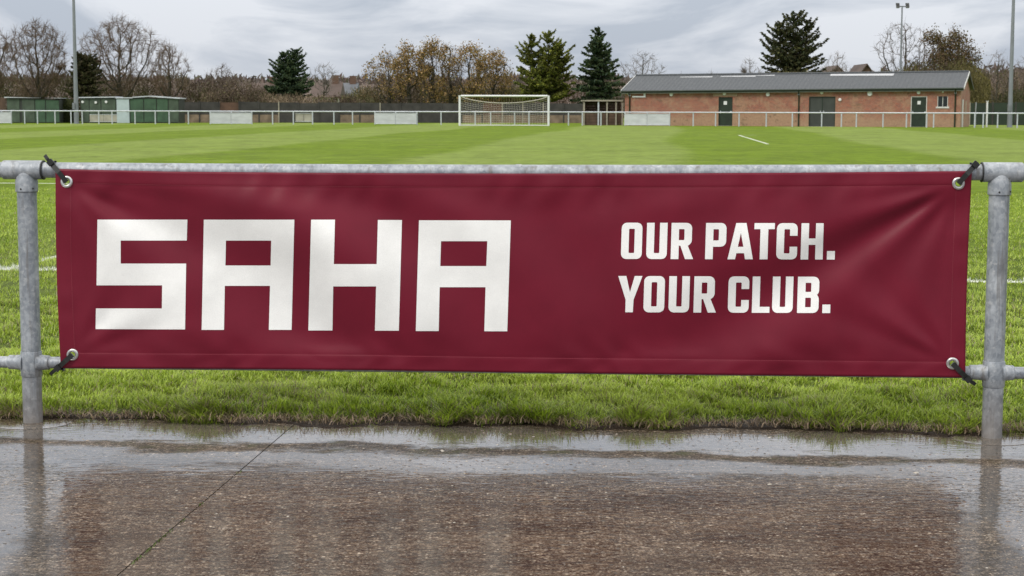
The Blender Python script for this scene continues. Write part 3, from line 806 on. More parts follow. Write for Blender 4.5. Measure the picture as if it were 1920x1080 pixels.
letter([(382.2, 411.9), (551.9, 411.9), (546.7, 618.5), (504, 618.5), (506.3, 536), (421.5, 536), (420, 618.5), (378.1, 618.5)], [[(423.7, 451.1), (508.5, 451.1), (507.4, 497.8), (422.6, 497.8)]], label='first large angular white letter A')
letter([(583.3, 411.9), (628.1, 411.9), (625.9, 495.2), (706.3, 495.2), (708.5, 412.4), (753.7, 412.6), (747.8, 620), (703, 620), (705.2, 537), (624.8, 537), (623.3, 619.6), (578.1, 619.6)], label='large angular white letter H')
letter([(785.6, 413), (957.8, 413.3), (951.1, 621.1), (908.1, 621.1), (910.4, 538.5), (824.4, 538.5), (822.6, 620.7), (779.6, 620.7)], [[(827, 452.2), (913.7, 452.2), (911.8, 498.9), (825.5, 498.9)]], label='second large angular white letter A')
def rc(pts):
    """[(x,y,radius)] -> polygon with rounded corners"""
    o = []
    for i, (x, y, r_) in enumerate(pts):
        if r_ <= 0: o.append((x, y)); continue
        a = Vector(pts[i - 1][:2]); b = Vector((x, y)); c = Vector(pts[(i + 1) % len(pts)][:2])
        u = (a - b).normalized(); v = (c - b).normalized()
        p0 = b + u * r_; p2 = b + v * r_
        for q in np.linspace(0, 1, 6 if r_ > 30 else 3):
            m = p0 * (1 - q) ** 2 + (b + (u + v) * r_ * .10) * 2 * q * (1 - q) + p2 * q * q; o.append((m.x, m.y))
    return o
H = 595
GLY = {
 'O': ([(0, 0, 85), (340, 0, 85), (340, H, 85), (0, H, 85)], [[(123, 98, 12), (215, 98, 12), (215, H - 100, 12), (123, H - 100, 12)]]),
 'U': ([(0, 0, 85), (337, 0, 85), (337, H, 0), (213, H, 0), (213, 98, 12), (124, 98, 12), (124, H, 0), (0, H, 0)], []),
 'R': ([(0, 0, 0), (127, 0, 0), (127, 220, 0), (153, 220, 0), (235, 0, 0), (368, 0, 0), (274, 222, 0), (338, 250, 60), (338, H, 88), (0, H, 0)], [[(125, 312, 0), (215, 312, 12), (215, 492, 12), (125, 492, 0)]]),
 'P': ([(0, 0, 0), (125, 0, 0), (125, 205, 0), (338, 205, 88), (338, H, 88), (0, H, 0)], [[(125, 308, 0), (215, 308, 12), (215, 492, 12), (125, 492, 0)]]),
 'A': ([(0, 0, 0), (123, 0, 0), (143, 100, 0), (268, 100, 0), (286, 0, 0), (415, 0, 0), (294, H, 0), (127, H, 0)], [[(164, 205, 0), (254, 205, 0), (207, 432, 0)]]),
 'T': ([(103, 0, 0), (232, 0, 0), (232, 495, 0), (336, 495, 0), (336, H, 0), (3, H, 0), (3, 495, 0), (103, 495, 0)], []),
 'C': ([(0, 0, 85), (340, 0, 85), (340, 208, 0), (216, 208, 0), (216, 98, 12), (124, 98, 12), (124, H - 100, 12), (216, H - 100, 12), (216, 388, 0), (340, 388, 0), (340, H, 85), (0, H, 85)], []),
 'H': ([(0, 0, 0), (125, 0, 0), (125, 240, 0), (238, 240, 0), (238, 0, 0), (362, 0, 0), (362, H, 0), (238, H, 0), (238, 344, 0), (125, 344, 0), (125, H, 0), (0, H, 0)], []),
 'Y': ([(120, 0, 0), (244, 0, 0), (250, 205, 0), (384, H, 0), (258, H, 0), (187, 328, 0), (121, H, 0), (-12, H, 0), (120, 205, 0)], []),
 'L': ([(0, 0, 0), (288, 0, 0), (288, 98, 0), (125, 98, 0), (125, H, 0), (0, H, 0)], []),
 'B': ([(0, 0, 0), (350, 0, 88), (350, 300, 45), (345, 300, 0), (350, 304, 30), (350, H, 88), (0, H, 0)], [[(129, 95, 0), (222, 95, 12), (222, 250, 12), (129, 250, 0)], [(129, 345, 0), (222, 345, 12), (222, 495, 12), (129, 495, 0)]]),
 '.': ([(0, 0, 0), (130, 0, 0), (130, 140, 0), (0, 140, 0)], []),
}
GLY['B'] = ([(0, 0, 0), (350, 0, 88), (350, 262, 40), (318, 298, 0), (352, 330, 40), (352, H, 88), (0, H, 0)], GLY['B'][1])
Z_ = 1920 / 220.
def word(ch, x, base):                       # x in picture pixels of the glyph's lower left corner
    o, hs = GLY[ch]
    def tr(lp): return [(x + (a + b * .030) / Z_, base - b / Z_ * .998) for a, b in lp]
    letter(tr(rc(o)), [tr(rc(h)) for h in hs], 6.0)
for ch, zx, img in (('O', 122, 0), ('U', 535, 0), ('R', 937, 0), ('P', 1500, 0), ('A', 35, 1), ('T', 458, 1), ('C', 830, 1), ('H', 1230, 1), ('.', 1660, 1)):
    x = (1150, 1360)[img] + zx / Z_; word(ch, x, 485.6 + (x - 1164) / 400 * 1.1)
for ch, zx, img in (('Y', 75, 0), ('O', 490, 0), ('U', 900, 0), ('R', 1310, 0), ('C', 38, 1), ('L', 432, 1), ('U', 762, 1), ('B', 1172, 1), ('.', 1585, 1)):
    x = (1150, 1360)[img] + zx / Z_; word(ch, x, 585.5 + (x - 1164) / 400 * 1.6)

# cable ties ---------------------------------------------------------
def tie(E, out_px, s_mid, zc, rad, label, tail, top=True):
    """strap from the eyelet round the rail and back; tail = picture point where the loose end finishes"""
    root = empty('cable_tie', along(s_mid, zc)); tag(root, label, 'cable tie', 'black ties holding the banner corners')
    e0 = bpos(E[0], E[1], .006)
    sgn = 1 if top else -1
    pts = [bpos(E[0], E[1], -.020), bpos(E[0], E[1], -.002), e0 + FN * .004]
    p_end = out_px
    # down the front face to the rail
    mid_ = on_plane((E[0] + p_end[0]) / 2, (E[1] + p_end[1]) / 2, .016)
    pts.append(mid_)
    pts.append(on_plane(p_end[0], p_end[1], -.004 if top else .006))
    ax0 = along(s_mid, zc)
    for q in np.linspace(R(20), R(-150), 11):                 # round the rail, front -> top -> back
        off = math.sin(q) * (rad + .002); zz = math.cos(q) * (rad + .002) * sgn
        pts.append(ax0 + FN * off + Vector((0, 0, zz)) + FD * (.012 * (0 if q > 0 else -q) * (-1 if s_mid < SPAN / 2 else 1)))
    a = on_plane(E[0], E[1]); b = on_plane(*p_end); dd = (b - a).normalized(); wv = dd.cross(FN).normalized()
    wl = [wv] * 4 + [FD] * 12
    wl = [wv] * 5 + [(wv * (1 - k / 4) + FD * (1 if wv.dot(FD) > 0 else -1) * k / 4) for k in range(4)] + [FD * (1 if wv.dot(FD) > 0 else -1)] * 7
    build_local(MB().ribbon(pts, wl, .0205, .0022), 'strap', M['black'], root)
    # head and loose tail on the front of the rail
    h = on_plane(p_end[0], p_end[1], .002 if top else .010)
    hm = MB(); T0_ = h; 
    ex_, ey_, ez_ = wv, dd, wv.cross(dd)
    hm.box(-.013, .013, -.010, .012, -.003, .005, T=lambda p: T0_ + ex_ * p.x + ey_ * p.y + ez_ * (p.z if ez_.dot(FN) > 0 else -p.z))
    build_local(hm, 'buckle', M['black'], root)
    tb = on_plane(tail[0], tail[1], .0)
    build_local(MB().ribbon([h + ez_ * .001, (h + tb) / 2 + FN * .004, tb], wv, .0150, .002), 'tail', M['black'], root)
def s_px(px, py): 
    p = on_plane(px, py); return (p - BP0).dot(FD)
tie(EYE[0], (95, 305), s_px(95, 312), zt(.1), RR, 'black tie through the top left eyelet of the maroon banner', (84, 291))
tie(EYE[1], (1829, 309), s_px(1826, 312), zt(SPAN - .1), RR, 'black tie through the top right eyelet of the maroon banner', (1833, 304))
tie(EYE[2], (108, 690), s_px(111, 682), zl(.1), RL_, 'black tie through the bottom left eyelet of the maroon banner', (94, 702), False)
tie(EYE[3], (1815, 711), s_px(1812, 702), zl(SPAN - .1), RL_, 'black tie through the bottom right eyelet of the maroon banner', (1829, 721), False)

# ================================================================== FAR SIDE
# far barrier: polyline in plan through picture columns
FB = [(-150, 141.5), (700, 140), (1040, 137.5), (1171, 134.6), (1815, 125.6), (2100, 121.8)]
def fbY(px): return float(np.interp(px, [a for a, _ in FB], [b for _, b in FB]))
def fbp(px, z): Y = fbY(px); return Vector((xat(px, Y, 212), Y, z))
fb = empty('far_barrier', fbp(0, 0)); tag(fb, 'pale pipe barrier running along the far side of the pitch', 'barrier')
build_local(MB().tube([fbp(p, 1.08) for p in (-150, 0, 350, 700, 1040, 1171, 1500, 1815, 2100)], .048, 8), 'top_rail', M['far_galv'], fb, 1)
xs_post = [-110, -70, -30, 3, 21, 46, 70, 103, 133, 154, 185, 210, 253, 291, 317, 353, 394, 434, 472, 511, 550, 586, 626, 661, 703, 742, 782, 827, 891, 920, 965, 992, 1066, 1092, 1127, 1172, 1214, 1256, 1300, 1342, 1386, 1437, 1486, 1541, 1578, 1606, 1656, 1700, 1738, 1751, 1828, 1844, 1871, 1908, 1950, 1990]
post_me = MB().tube([(0, 0, 0), (0, 0, 1.06)], .052, 8).mesh('post', M['far_galv'], 1)
for px in xs_post:
    o = link('post', post_me, fb); o.location = fbp(px, 0) - fb.location
# advertising boards hung on it
M['board'] = simple('faded_board', (.50, .52, .55), .6, 0, .14, 1.2, stretch=(1, 1, 3))
def board(px0, px1, z0, z1, label, pxm=None, off=.10, m=None, grp='blank boards on the far barrier'):
    r = empty('advertising_board', fbp(px0, 0)); tag(r, label, 'board', grp)
    cuts = [px0, (px0 + px1) / 2, px1]
    for a, b in zip(cuts[:-1], cuts[1:]):
        A, B = fbp(a, 0), fbp(b, 0); d = (B - A).normalized(); n_ = Vector((d.y, -d.x, 0))
        A += n_ * off + d * .015; B += n_ * off - d * .015
        V = [A, B, B + n_ * .02, A + n_ * .02]
        mm = MB().add([(p.x, p.y, z0) for p in V] + [(p.x, p.y, z1) for p in V], [(0, 1, 2, 3), (4, 5, 6, 7), (0, 1, 5, 4), (1, 2, 6, 5), (2, 3, 7, 6), (3, 0, 4, 7)])
        build_local(mm, 'panel', m or M['board'], r)
    A, B = fbp(px0, 0), fbp(px1, 0); d = (B - A).normalized(); n_ = Vector((d.y, -d.x, 0)) * (off + .03)
    mm = MB()
    for z in (z0 + .02, z1 - .02): mm.tube([A + n_ + Vector((0, 0, z)), B + n_ + Vector((0, 0, z))], .018, 6)
    build_local(mm, 'frame', M['far_galv'], r)
board(-60, 22, .08, .98, 'blank white board at the far left end of the far barrier')
board(394, 473, .08, .98, 'blank white board on the far barrier right of the green cabin')
board(702, 782, .08, .98, 'blank pale board on the far barrier left of the goal')
board(1171, 1257, .08, .98, 'blank pale board on the far barrier at the corner of the brick building')
M['tanboard'] = simple('stained_board', (.36, .34, .29), .7, 0, .2, 2)
board(553, 585, .25, .95, 'small stained board between two posts of the far barrier', off=-.14, m=M['tanboard'], grp=None)
board(160, 212, .18, .80, 'low grey board behind the barrier in front of the green cabin', off=-1.2, m=M['tanboard'], grp=None)

# goal
GY = 132.5
goal = empty('football_goal', (xat(945.5, GY), GY, 0)); tag(goal, 'white football goal with sagging net in front of the far barrier', 'goal')
gx0, gx1 = xat(862, GY), xat(1028.5, GY); gz = zat(945, 180, GY)
for gx in (gx0, gx1): build_local(MB().tube([(gx, GY, 0), (gx, GY, gz + .04)], .085, 12), 'post', M['white'], goal, 1)
build_local(MB().tube([(gx0 + .08, GY, gz), (gx1 - .08, GY, gz)], .075, 12), 'crossbar', M['white'], goal, 1)
M['net'] = simple('net_cord', (.48, .45, .40), .8, 0, .1)
GB = 1.9
m_ = MB()
nxn, nzn = 34, 13
def sag(u): return .52 * (4 * u * (1 - u)) ** .8
def netp(u, z):                          # back sheet
    zt_ = gz - .02 - sag(u); return Vector((gx0 + (gx1 - gx0) * u, GY + GB * (.45 + .55 * (1 - z / zt_)), z))
for i in range(nxn + 1):
    u = i / nxn; zt_ = gz - .02 - sag(u)
    m_.tube([(gx0 + (gx1 - gx0) * u, GY + .05, gz), netp(u, zt_), netp(u, zt_ * .5), netp(u, .03)], .0085, 3, cap=False)
for j in range(1, nzn):
    m_.tube([netp(q, (gz - .02 - sag(q)) * j / nzn) for q in np.linspace(0, 1, 9)], .0085, 3, cap=False)
for sx in (gx0, gx1):
    for j in range(12):
        z = gz * (j + .5) / 12; u = 0.0 if sx == gx0 else 1.0; b = netp(u, z); m_.tube([(sx, GY, z), b], .0085, 3, cap=False)
    for j in range(1, 6): m_.tube([(sx, GY + GB * j / 6 * .6, .03), (sx, GY + GB * j / 6 * .45, gz - .05)], .0085, 3, cap=False)
tag(build_local(m_, 'net', M['net'], goal), kind='stuff')
m_ = MB().tube([netp(q, gz - .02 - sag(q)) for q in np.linspace(0, 1, 17)], .035, 6); build_local(m_, 'net_rope', M['net'], goal)
m_ = MB().tube([netp(0, .04), netp(1, .04)], .05, 6); build_local(m_, 'ground_bar', M['white'], goal)
for sx in (gx0, gx1):
    build_local(MB().tube([(sx, GY, gz - .03), (sx + (.02 if sx > 3 else 0), GY + GB * .45, gz - .1), (sx, GY + GB, .05)], .045, 6), 'net_stay', M['far_galv'], goal)

# floodlight masts
M['mast'] = simple('mast_steel', (.22, .235, .26), .5, .3, .15, 1)
def mast(px0, py0, px1, Y, H_, r0, r1, label, bars=2, heads=((-.75, 1), (.75, -1))):
    b = Vector((xat(px0, Y, 232), Y, 0)); rt = empty('floodlight_mast', b); tag(rt, label, 'floodlight', 'floodlight masts round the pitch')
    z = np.linspace(0, H_, 7); build_local(MB().tube([(b.x, b.y, q) for q in z], [r0 + (r1 - r0) * (q / H_) ** .7 for q in z], 12), 'pole', M['mast'], rt, 1)
    build_local(MB().tube([(b.x, b.y, -.02), (b.x, b.y, .05)], r0 * 1.7, 12), 'base_plate', M['mast'], rt)
    ha = max(abs(h_[0]) for h_ in heads); hs = ha / .75 if ha < .75 else 1.0
    build_local(MB().tube([(b.x - ha - .05, b.y, H_ - .05), (b.x + ha + .05, b.y, H_ - .05)], .05, 8), 'crossarm', M['mast'], rt)
    build_local(MB().box(b.x - r0 - .03, b.x - r0 * .2, b.y - r0 - .08, b.y - r0 * .4, 1.2, 1.75), 'control_box', M['mast'], rt)
    for hx, s_ in heads:
        hb = MB(); c = Vector((b.x + hx, b.y - .1, H_))
        rot = Matrix.Rotation(R(-35), 3, 'X')
        hb.box(-.30 * hs, .30 * hs, -.10, .12, -.24, .24, T=lambda p: c + rot @ Vector((p.x * (1 - .3 * (p.y > 0)), p.y, p.z * (1 - .3 * (p.y > 0)))))
        hd = build_local(hb, 'lamp_head', M['mast'], rt)
        gb = MB().box(-.26 * hs, .26 * hs, -.115, -.102, -.20, .20, T=lambda p: c + rot @ p)
        l_ = Vector(rt.location); gb.v = [tuple(Vector(p) - l_) for p in gb.v]; gb.build('glass', M['black'], hd)
mast(143.5, 230, 137, 143.5, 15.0, .215, .085, 'tall grey floodlight mast beside the green cabin on the left')
mast(1893, 238, 1900, 129.5, 14.0, .20, .09, 'tall grey floodlight mast near the right edge beyond the barrier')
Ym = 152.0; mast(1686, 136, 1688, Ym, zat(1688, 11, Ym), .14, .06, 'distant floodlight mast standing behind the brick building', heads=((-.42, 1), (.42, -1)))

# ------------------------------------------------------------------ brick building
BY0 = 137.4; P0 = Vector((xat(1171.5, BY0, 230), BY0, 0)); BA = R(-19.5)
bu = Vector((math.cos(BA), math.sin(BA), 0)); bd = Vector((-math.sin(BA), math.cos(BA), 0))   # along the front, into the depth
def uz(px, py, depth=0.0):
    d = ray(px, py); o = Vector((0, 0, CAMH)); q = P0 + bd * depth; nrm = bd
    t = (q - o).dot(nrm) / d.dot(nrm); p = o + d * t; return (p - P0).dot(bu), p.z
LEN = uz(1801, 200)[0]; DEP = 8.0
bld = empty('brick_clubhouse', P0, BA)
tag(bld, 'long low red brick changing block with grey roof and green doors', 'building')
def BW(u, y_, z): return Vector((u, y_, z))
EL, ER = uz(1171, 171.5)[1], uz(1801, 166)[1]                     # wall head
def eave(u): return EL + (ER - EL) * u / LEN
print('building len', LEN, 'eaves', EL, ER)
def brick_mat():
    g = G('red_brick'); P = g.obj(); s = g.sep(P)
    # run the courses along x on the long faces and along y on the gables
    nrm = g.N.new('ShaderNodeNewGeometry'); 
    cmb = g.N.new('ShaderNodeCombineXYZ'); g.L.new(g.math('ADD', s[0], s[1]), cmb.inputs[0]); g.L.new(s[2], cmb.inputs[1])
    b = g.N.new('ShaderNodeTexBrick'); g.L.new(cmb.outputs[0], b.inputs['Vector'])
    b.inputs['Scale'].default_value = 1.0; b.inputs['Brick Width'].default_value = .225; b.inputs['Row Height'].default_value = .075
    b.inputs['Mortar Size'].default_value = .008; b.inputs['Color1'].default_value = (.35, .098, .055, 1); b.inputs['Color2'].default_value = (.235, .075, .05, 1)
    b.inputs['Mortar'].default_value = (.30, .24, .19, 1); b.offset = .5
    c = b.outputs[0]
    tan = g.ramp(g.noise(P, .9, 6, .8), (.47, 0.0), (.56, 1.0))
    lowz = g.ramp(g.math('ADD', g.math('DIVIDE', s[2], 3.0), g.math('MULTIPLY', g.math('SUBTRACT', g.noise(P, .6, 4), .5), .7)), (.20, .95), (.46, 0.0))
    c = g.mix(g.math('MAXIMUM', g.math('MULTIPLY', tan, .6), lowz), c, (.36, .225, .145))
    dk = g.ramp(g.noise(g.mapv(P, (1, 1, 1.5), loc=(5, 3, 1)), 1.9, 6, .8), (.56, 0.0), (.66, .75))
    c = g.mix(dk, c, (.12, .085, .05))
    c = g.mix(1.0, c, g.ramp(g.noise(P, 7, 4, .7), (.3, .8), (.7, 1.2)), 'MULTIPLY')
    g.setp(Base_Color=c, Roughness=.8, Normal=g.bump(b.outputs['Fac'], -.4, .01)); return g.m
M['brick'] = brick_mat()
def roof_mat():
    g = G('grey_roof'); P = g.obj(); s = g.sep(P)
    rib = g.math('SINE', g.math('MULTIPLY', s[0], 2 * math.pi / .33)); row = g.math('FRACT', g.math('MULTIPLY', s[1], 1 / .38))
    c = g.mix(g.noise(P, 2.5, 5, .7), (.038, .044, .050), (.090, .100, .110))
    c = g.mix(g.ramp(rib, (.0, .22), (1.0, 0.0)), c, (.07, .075, .085))
    c = g.mix(g.ramp(row, (.84, 0.0), (.95, .45)), c, (.06, .065, .075))
    c = g.mix(g.ramp(g.noise(P, 14, 3), (.62, 0.0), (.70, .5)), c, (.32, .32, .30))
    g.p.inputs['Specular IOR Level'].default_value = .3
    g.setp(Base_Color=c, Roughness=.55, Normal=g.bump(g.math('ADD', rib, row), .5, .03)); return g.m
M['roof'] = roof_mat()
M['green'] = simple('dark_green_paint', (.012, .024, .013), .5, 0, .3, 3)
M['greygreen'] = simple('grey_green_paint', (.040, .045, .040), .5, 0, .2, 2)
M['soffit'] = simple('grey_soffit', (.20, .21, .185), .7, 0, .2, 3)
M['glass'] = simple('dark_window_glass', (.012, .018, .016), .06, 0, .3, 2)
M['frame'] = simple('white_frame', (.62, .62, .60), .6, 0, .1, 3)
M['stone'] = simple('tan_render', (.34, .24, .17), .8, 0, .2, 4)
# openings
def opn(x0, x1, y0, y1): 
    a, zt_ = uz(x0, y0); b, zb = uz(x1, y1); return [a, b, max(0.02, zb), zt_]
D1 = opn(1347.5, 1373, 182, 235.5); D2 = opn(1517, 1565.5, 181, 235.5); D3 = opn(1708, 1737, 180.5, 236); W1 = opn(1758, 1777, 180.5, 200)
for o_ in (D1, D2, D3): o_[2] = .03
ops = [D1, D2, D3, W1]
us_ = sorted({0, LEN} | {o_[0] for o_ in ops} | {o_[1] for o_ in ops}); zs_ = sorted({0.0, 2.55} | {o_[2] for o_ in ops} | {o_[3] for o_ in ops})
m_ = MB(); 
for i in range(len(us_) - 1):
    for j in range(len(zs_)):
        a, b = us_[i], us_[i + 1]; z0 = zs_[j]; z1a = zs_[j + 1] if j + 1 < len(zs_) else eave(a); z1b = zs_[j + 1] if j + 1 < len(zs_) else eave(b)
        cu, cz = (a + b) / 2, (z0 + z1a) / 2
        if any(o_[0] < cu < o_[1] and o_[2] < cz < o_[3] for o_ in ops): continue
        m_.add([(a, 0, z0), (b, 0, z0), (b, 0, z1b), (a, 0, z1a)], [(0, 1, 2, 3)])
for (a, b, z0, z1) in ops:
    m_.add([(a, 0, z0), (a, .15, z0), (a, .15, z1), (a, 0, z1)], [(0, 1, 2, 3)]); m_.add([(b, 0, z0), (b, .15, z0), (b, .15, z1), (b, 0, z1)], [(0, 1, 2, 3)])
    m_.add([(a, 0, z1), (b, 0, z1), (b, .15, z1), (a, .15, z1)], [(0, 1, 2, 3)]); m_.add([(a, 0, z0), (b, 0, z0), (b, .15, z0), (a, .15, z0)], [(0, 1, 2, 3)])
me = bpy.data.meshes.new('front_wall'); me.from_pydata(m_.v, [], m_.f); me.materials.append(M['brick']); link('wall', me, bld)
RIL = uz(1197, 141.5, DEP / 2)[1]; RIR = uz(1813, 134.5, DEP / 2)[1]
def ridge(u): return RIL + (RIR - RIL) * u / LEN
for u in (0.0, LEN):
    m_ = MB().add([(u, 0.001, 0), (u, DEP, 0), (u, DEP, eave(u)), (u, DEP / 2, ridge(u) - .1), (u, 0.001, eave(u))], [(0, 1, 2, 3, 4)]); m_.build('wall', M['brick'], bld)
MB().add([(0, DEP, 0), (LEN, DEP, 0), (LEN, DEP, ER), (0, DEP, EL)], [(0, 1, 2, 3)]).build('wall', M['brick'], bld)
OV, OG = .32, .22                                                # overhangs
m_ = MB()
def roofpt(u, k, dz=0.0):                                       # k = 0 front eave, 1 ridge, 2 back eave
    ze = eave(u) + .12 - .05; zr = ridge(u)
    return [(u, -OV, ze + dz), (u, DEP / 2, zr + dz), (u, DEP + OV, ze + dz)][k]
uL, uR = -OG, LEN + OG
for k in (0, 1):
    A, B, C_, D_4 = roofpt(uL, k), roofpt(uR, k), roofpt(uR, k + 1), roofpt(uL, k + 1)
    lo = [tuple(Vector(p) - Vector((0, 0, .07))) for p in (A, B, C_, D_4)]
    m_.add([A, B, C_, D_4] + lo, [(0, 1, 2, 3), (4, 5, 6, 7), (0, 1, 5, 4), (1, 2, 6, 5), (2, 3, 7, 6), (3, 0, 4, 7)])
roof = m_.build('roof', M['roof'], bld)
# pale strips added below the ridge to imitate reflected sky
M['sheet'] = simple('painted_sky_glint', (.42, .43, .45), .35, 0, .05, 2)
def slope_uv(px, py):                                           # picture point on the front roof slope -> (u, fraction up)
    lo_, hi_ = 0.0, 1.0
    d = ray(px, py)
    best = None
    for fr in np.linspace(0, 1, 101):
        yv = -OV + (DEP / 2 + OV) * fr
        u, z = uz(px, py, yv); zz = (eave(u) + .07) * (1 - fr) + ridge(u) * fr
        if best is None or abs(z - zz) < best[0]: best = (abs(z - zz), u, fr)
    return best[1], best[2]
def on_roof(u, fr, dz):
    return (u, -OV + (DEP / 2 + OV) * fr, (eave(u) + .07) * (1 - fr) + ridge(u) * fr + dz)
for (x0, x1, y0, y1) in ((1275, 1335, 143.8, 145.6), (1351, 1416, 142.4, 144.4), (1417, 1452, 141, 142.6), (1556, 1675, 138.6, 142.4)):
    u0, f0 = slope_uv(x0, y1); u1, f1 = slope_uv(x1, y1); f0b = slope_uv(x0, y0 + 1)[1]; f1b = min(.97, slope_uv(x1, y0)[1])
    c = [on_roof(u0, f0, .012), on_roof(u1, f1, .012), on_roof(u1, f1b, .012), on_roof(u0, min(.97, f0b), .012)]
    MB().add(c + [tuple(Vector(p) + Vector((0, 0, .02))) for p in c], [(0, 1, 2, 3), (4, 5, 6, 7), (0, 1, 5, 4), (1, 2, 6, 5), (2, 3, 7, 6), (3, 0, 4, 7)]).build('sky_glint_strip', M['sheet'], roof)
MB().tube([(uL, DEP / 2, ridge(uL) + .01), (uR, DEP / 2, ridge(uR) + .01)], .09, 8).build('ridge_cap', M['roof'], roof)
# verge boards, fascia, gutter, soffit
def bar_box(p, q, hy, hz, dz=0):                                # box along p->q
    p, q = Vector(p), Vector(q)
    V = []
    for e_ in (p, q):
        V += [e_ + Vector((0, -hy, -hz + dz)), e_ + Vector((0, hy, -hz + dz)), e_ + Vector((0, hy, hz + dz)), e_ + Vector((0, -hy, hz + dz))]
    return V, [(0, 1, 2, 3), (4, 5, 6, 7), (0, 1, 5, 4), (1, 2, 6, 5), (2, 3, 7, 6), (3, 0, 4, 7)]
MB().add(*bar_box((uL, -OV - .015, eave(uL) - .03), (uR, -OV - .015, eave(uR) - .03), .012, .095)).build('fascia', M['green'], bld)
MB().tube([(uL, -OV - .085, eave(uL) + .0), (uR, -OV - .085, eave(uR) + .0)], .055, 8).build('gutter', M['green'], bld, 1)
MB().add(*bar_box((uL + .02, -OV / 2 - .002, eave(uL) - .155), (uR - .02, -OV / 2 - .002, eave(uR) - .155), OV / 2 - .002, .028)).build('soffit', M['soffit'], bld)
for u, mt in ((uL - .03, M['frame']), (uR + .03, M['frame'])):
    for k in (0, 1):
        A, B = Vector(roofpt(u, k)), Vector(roofpt(u, k + 1))
        if k == 1 and u > 1: mt = M['green']
        V = [A + Vector((-.02, 0, -.14)), A + Vector((.02, 0, -.14)), A + Vector((.02, 0, .03)), A + Vector((-.02, 0, .03))]
        V += [B + Vector((-.02, 0, -.14)), B + Vector((.02, 0, -.14)), B + Vector((.02, 0, .03)), B + Vector((-.02, 0, .03))]
        MB().add(V, [(0, 1, 2, 3), (4, 5, 6, 7), (0, 1, 5, 4), (1, 2, 6, 5), (2, 3, 7, 6), (3, 0, 4, 7)]).build('verge_board', mt, bld)
def pipe(px, label=None):
    u, _ = uz(px, 200); p = MB().tube([(u, -OV - .06, eave(u) - .05), (u, -OV * .6, eave(u) - .28), (u, -.08, eave(u) - .42), (u, -.08, .02)], .055, 8).build('downpipe', M['green'], bld, 1)
    MB().box(u - .07, u + .07, -.17, -.02, eave(u) - .38, eave(u) - .22).build('hopper', M['far_galv'], p)
for px in (1181, 1498, 1791): pipe(px)
def door(o_, mt, leaves=1, notice=None, frame_m=None, label=None):
    a, b, z0, z1 = o_
    root = MB().add(*[list(x) for x in ([(a + .002, .10, z0), (b - .002, .10, z0), (b - .002, .14, z0), (a + .002, .14, z0), (a + .002, .10, z1 - .002), (b - .002, .10, z1 - .002), (b - .002, .14, z1 - .002), (a + .002, .14, z1 - .002)],
            [(0, 1, 2, 3), (4, 5, 6, 7), (0, 1, 5, 4), (1, 2, 6, 5), (2, 3, 7, 6), (3, 0, 4, 7)])]).build('door', mt, bld)
    fm = frame_m or M['green']; t_ = .06
    m_ = MB().box(a + .001, a + t_, .03, .099, z0, z1 - .003).box(b - t_, b - .001, .03, .099, z0, z1 - .003).box(a + t_ + .001, b - t_ - .001, .03, .099, z1 - t_, z1 - .003)
    m_.build('door_frame', fm, root)
    cz = 1.02
    if leaves == 2:
        c = (a + b) / 2; MB().box(c - .03, c + .03, .07, .099, z0 + .01, z1 - .07).build('centre_strip', M['green'], root)
        for hx in (c - .12, c + .12): MB().tube([(hx, .04, cz), (hx, .04, cz + .22)], .03, 8).build('handle', M['far_galv'], root)
    else:
        MB().tube([(a + .16, .04, cz - .02), (a + .16, .04, cz + .20)], .035, 8).build('handle', M['far_galv'], root)
        MB().tube([(b - .14, .07, cz + .12), (b - .14, .099, cz + .12)], .06, 10).build('lock', M['far_galv'], root)
    if notice: 
        u, z = uz(*notice[:2]); MB().box(u - notice[2], u + notice[2], .085, .099, z - notice[3], z + notice[3]).build('notice', M['white'], root)
    MB().box(a - .05, b + .05, -.12, -.002, 0, .05).build('threshold', M['concrete'], root)
    return root
door(D1, M['green'], 1, (1359.5, 193, .13, .14)); door(D2, M['greygreen'], 2); door(D3, M['green'], 1, (1723, 192.5, .12, .13), M['frame'])
a, b, z0, z1 = W1
wn_ = MB().box(a - .05, a + .04, .01, .09, z0, z1).box(b - .04, b + .05, .01, .09, z0, z1).box(a - .05, b + .05, .01, .09, z1, z1 + .05).box(a - .10, b + .10, -.05, .09, z0 - .12, z0)
wn_ = wn_.build('window', M['frame'], bld)
MB().box(a + .04, b - .04, .11, .12, z0, z1).build('pane', M['glass'], wn_); MB().box((a + b) / 2 - .02, (a + b) / 2 + .02, .08, .108, z0, z1).build('glazing_bar', M['frame'], wn_)
u0, zz = uz(1337, 176); u1, z2 = uz(1382, 181); MB().box(u0, u1, -.012, -.001, z2 + .015, eave(u0) - .22).build('lintel', M['stone'], bld)
for (px, py, r_) in ((1259, 177, .15), (1358.5, 175.5, .13), (1440, 177, .15), (1541, 173.5, .13), (1575, 187, .12), (1631, 175.5, .19), (1722.5, 173.5, .13), (1768, 172.5, .07), (1177.5, 176, .08)):
    u, z = uz(px, py); MB().tube([(u, -.001, z), (u, -.03, z), (u, -.10, z), (u, -.12, z)], [r_ * .8, r_, r_ * .95, r_ * .55], 14).build('wall_lamp', M['white'], bld, .9)
u, z = uz(1186, 182.5); u2, z3 = uz(1211, 174.5)
m_ = MB().box(u, u2, -.10, -.02, z, z + .10).box(u2 - .17, u2, -.10, -.02, z + .101, z3); m_.build('overflow_pipe', M['white'], bld)
# gable door at the right end
m_ = MB().box(LEN + .002, LEN + .04, 1.2, 2.1, .02, 2.1); m_.build('gable_door', M['frame'], bld)
m_ = MB().box(LEN + .002, LEN + .03, 3.6, 5.0, .9, 2.0); m_.build('gable_shutter', M['stone'], bld)

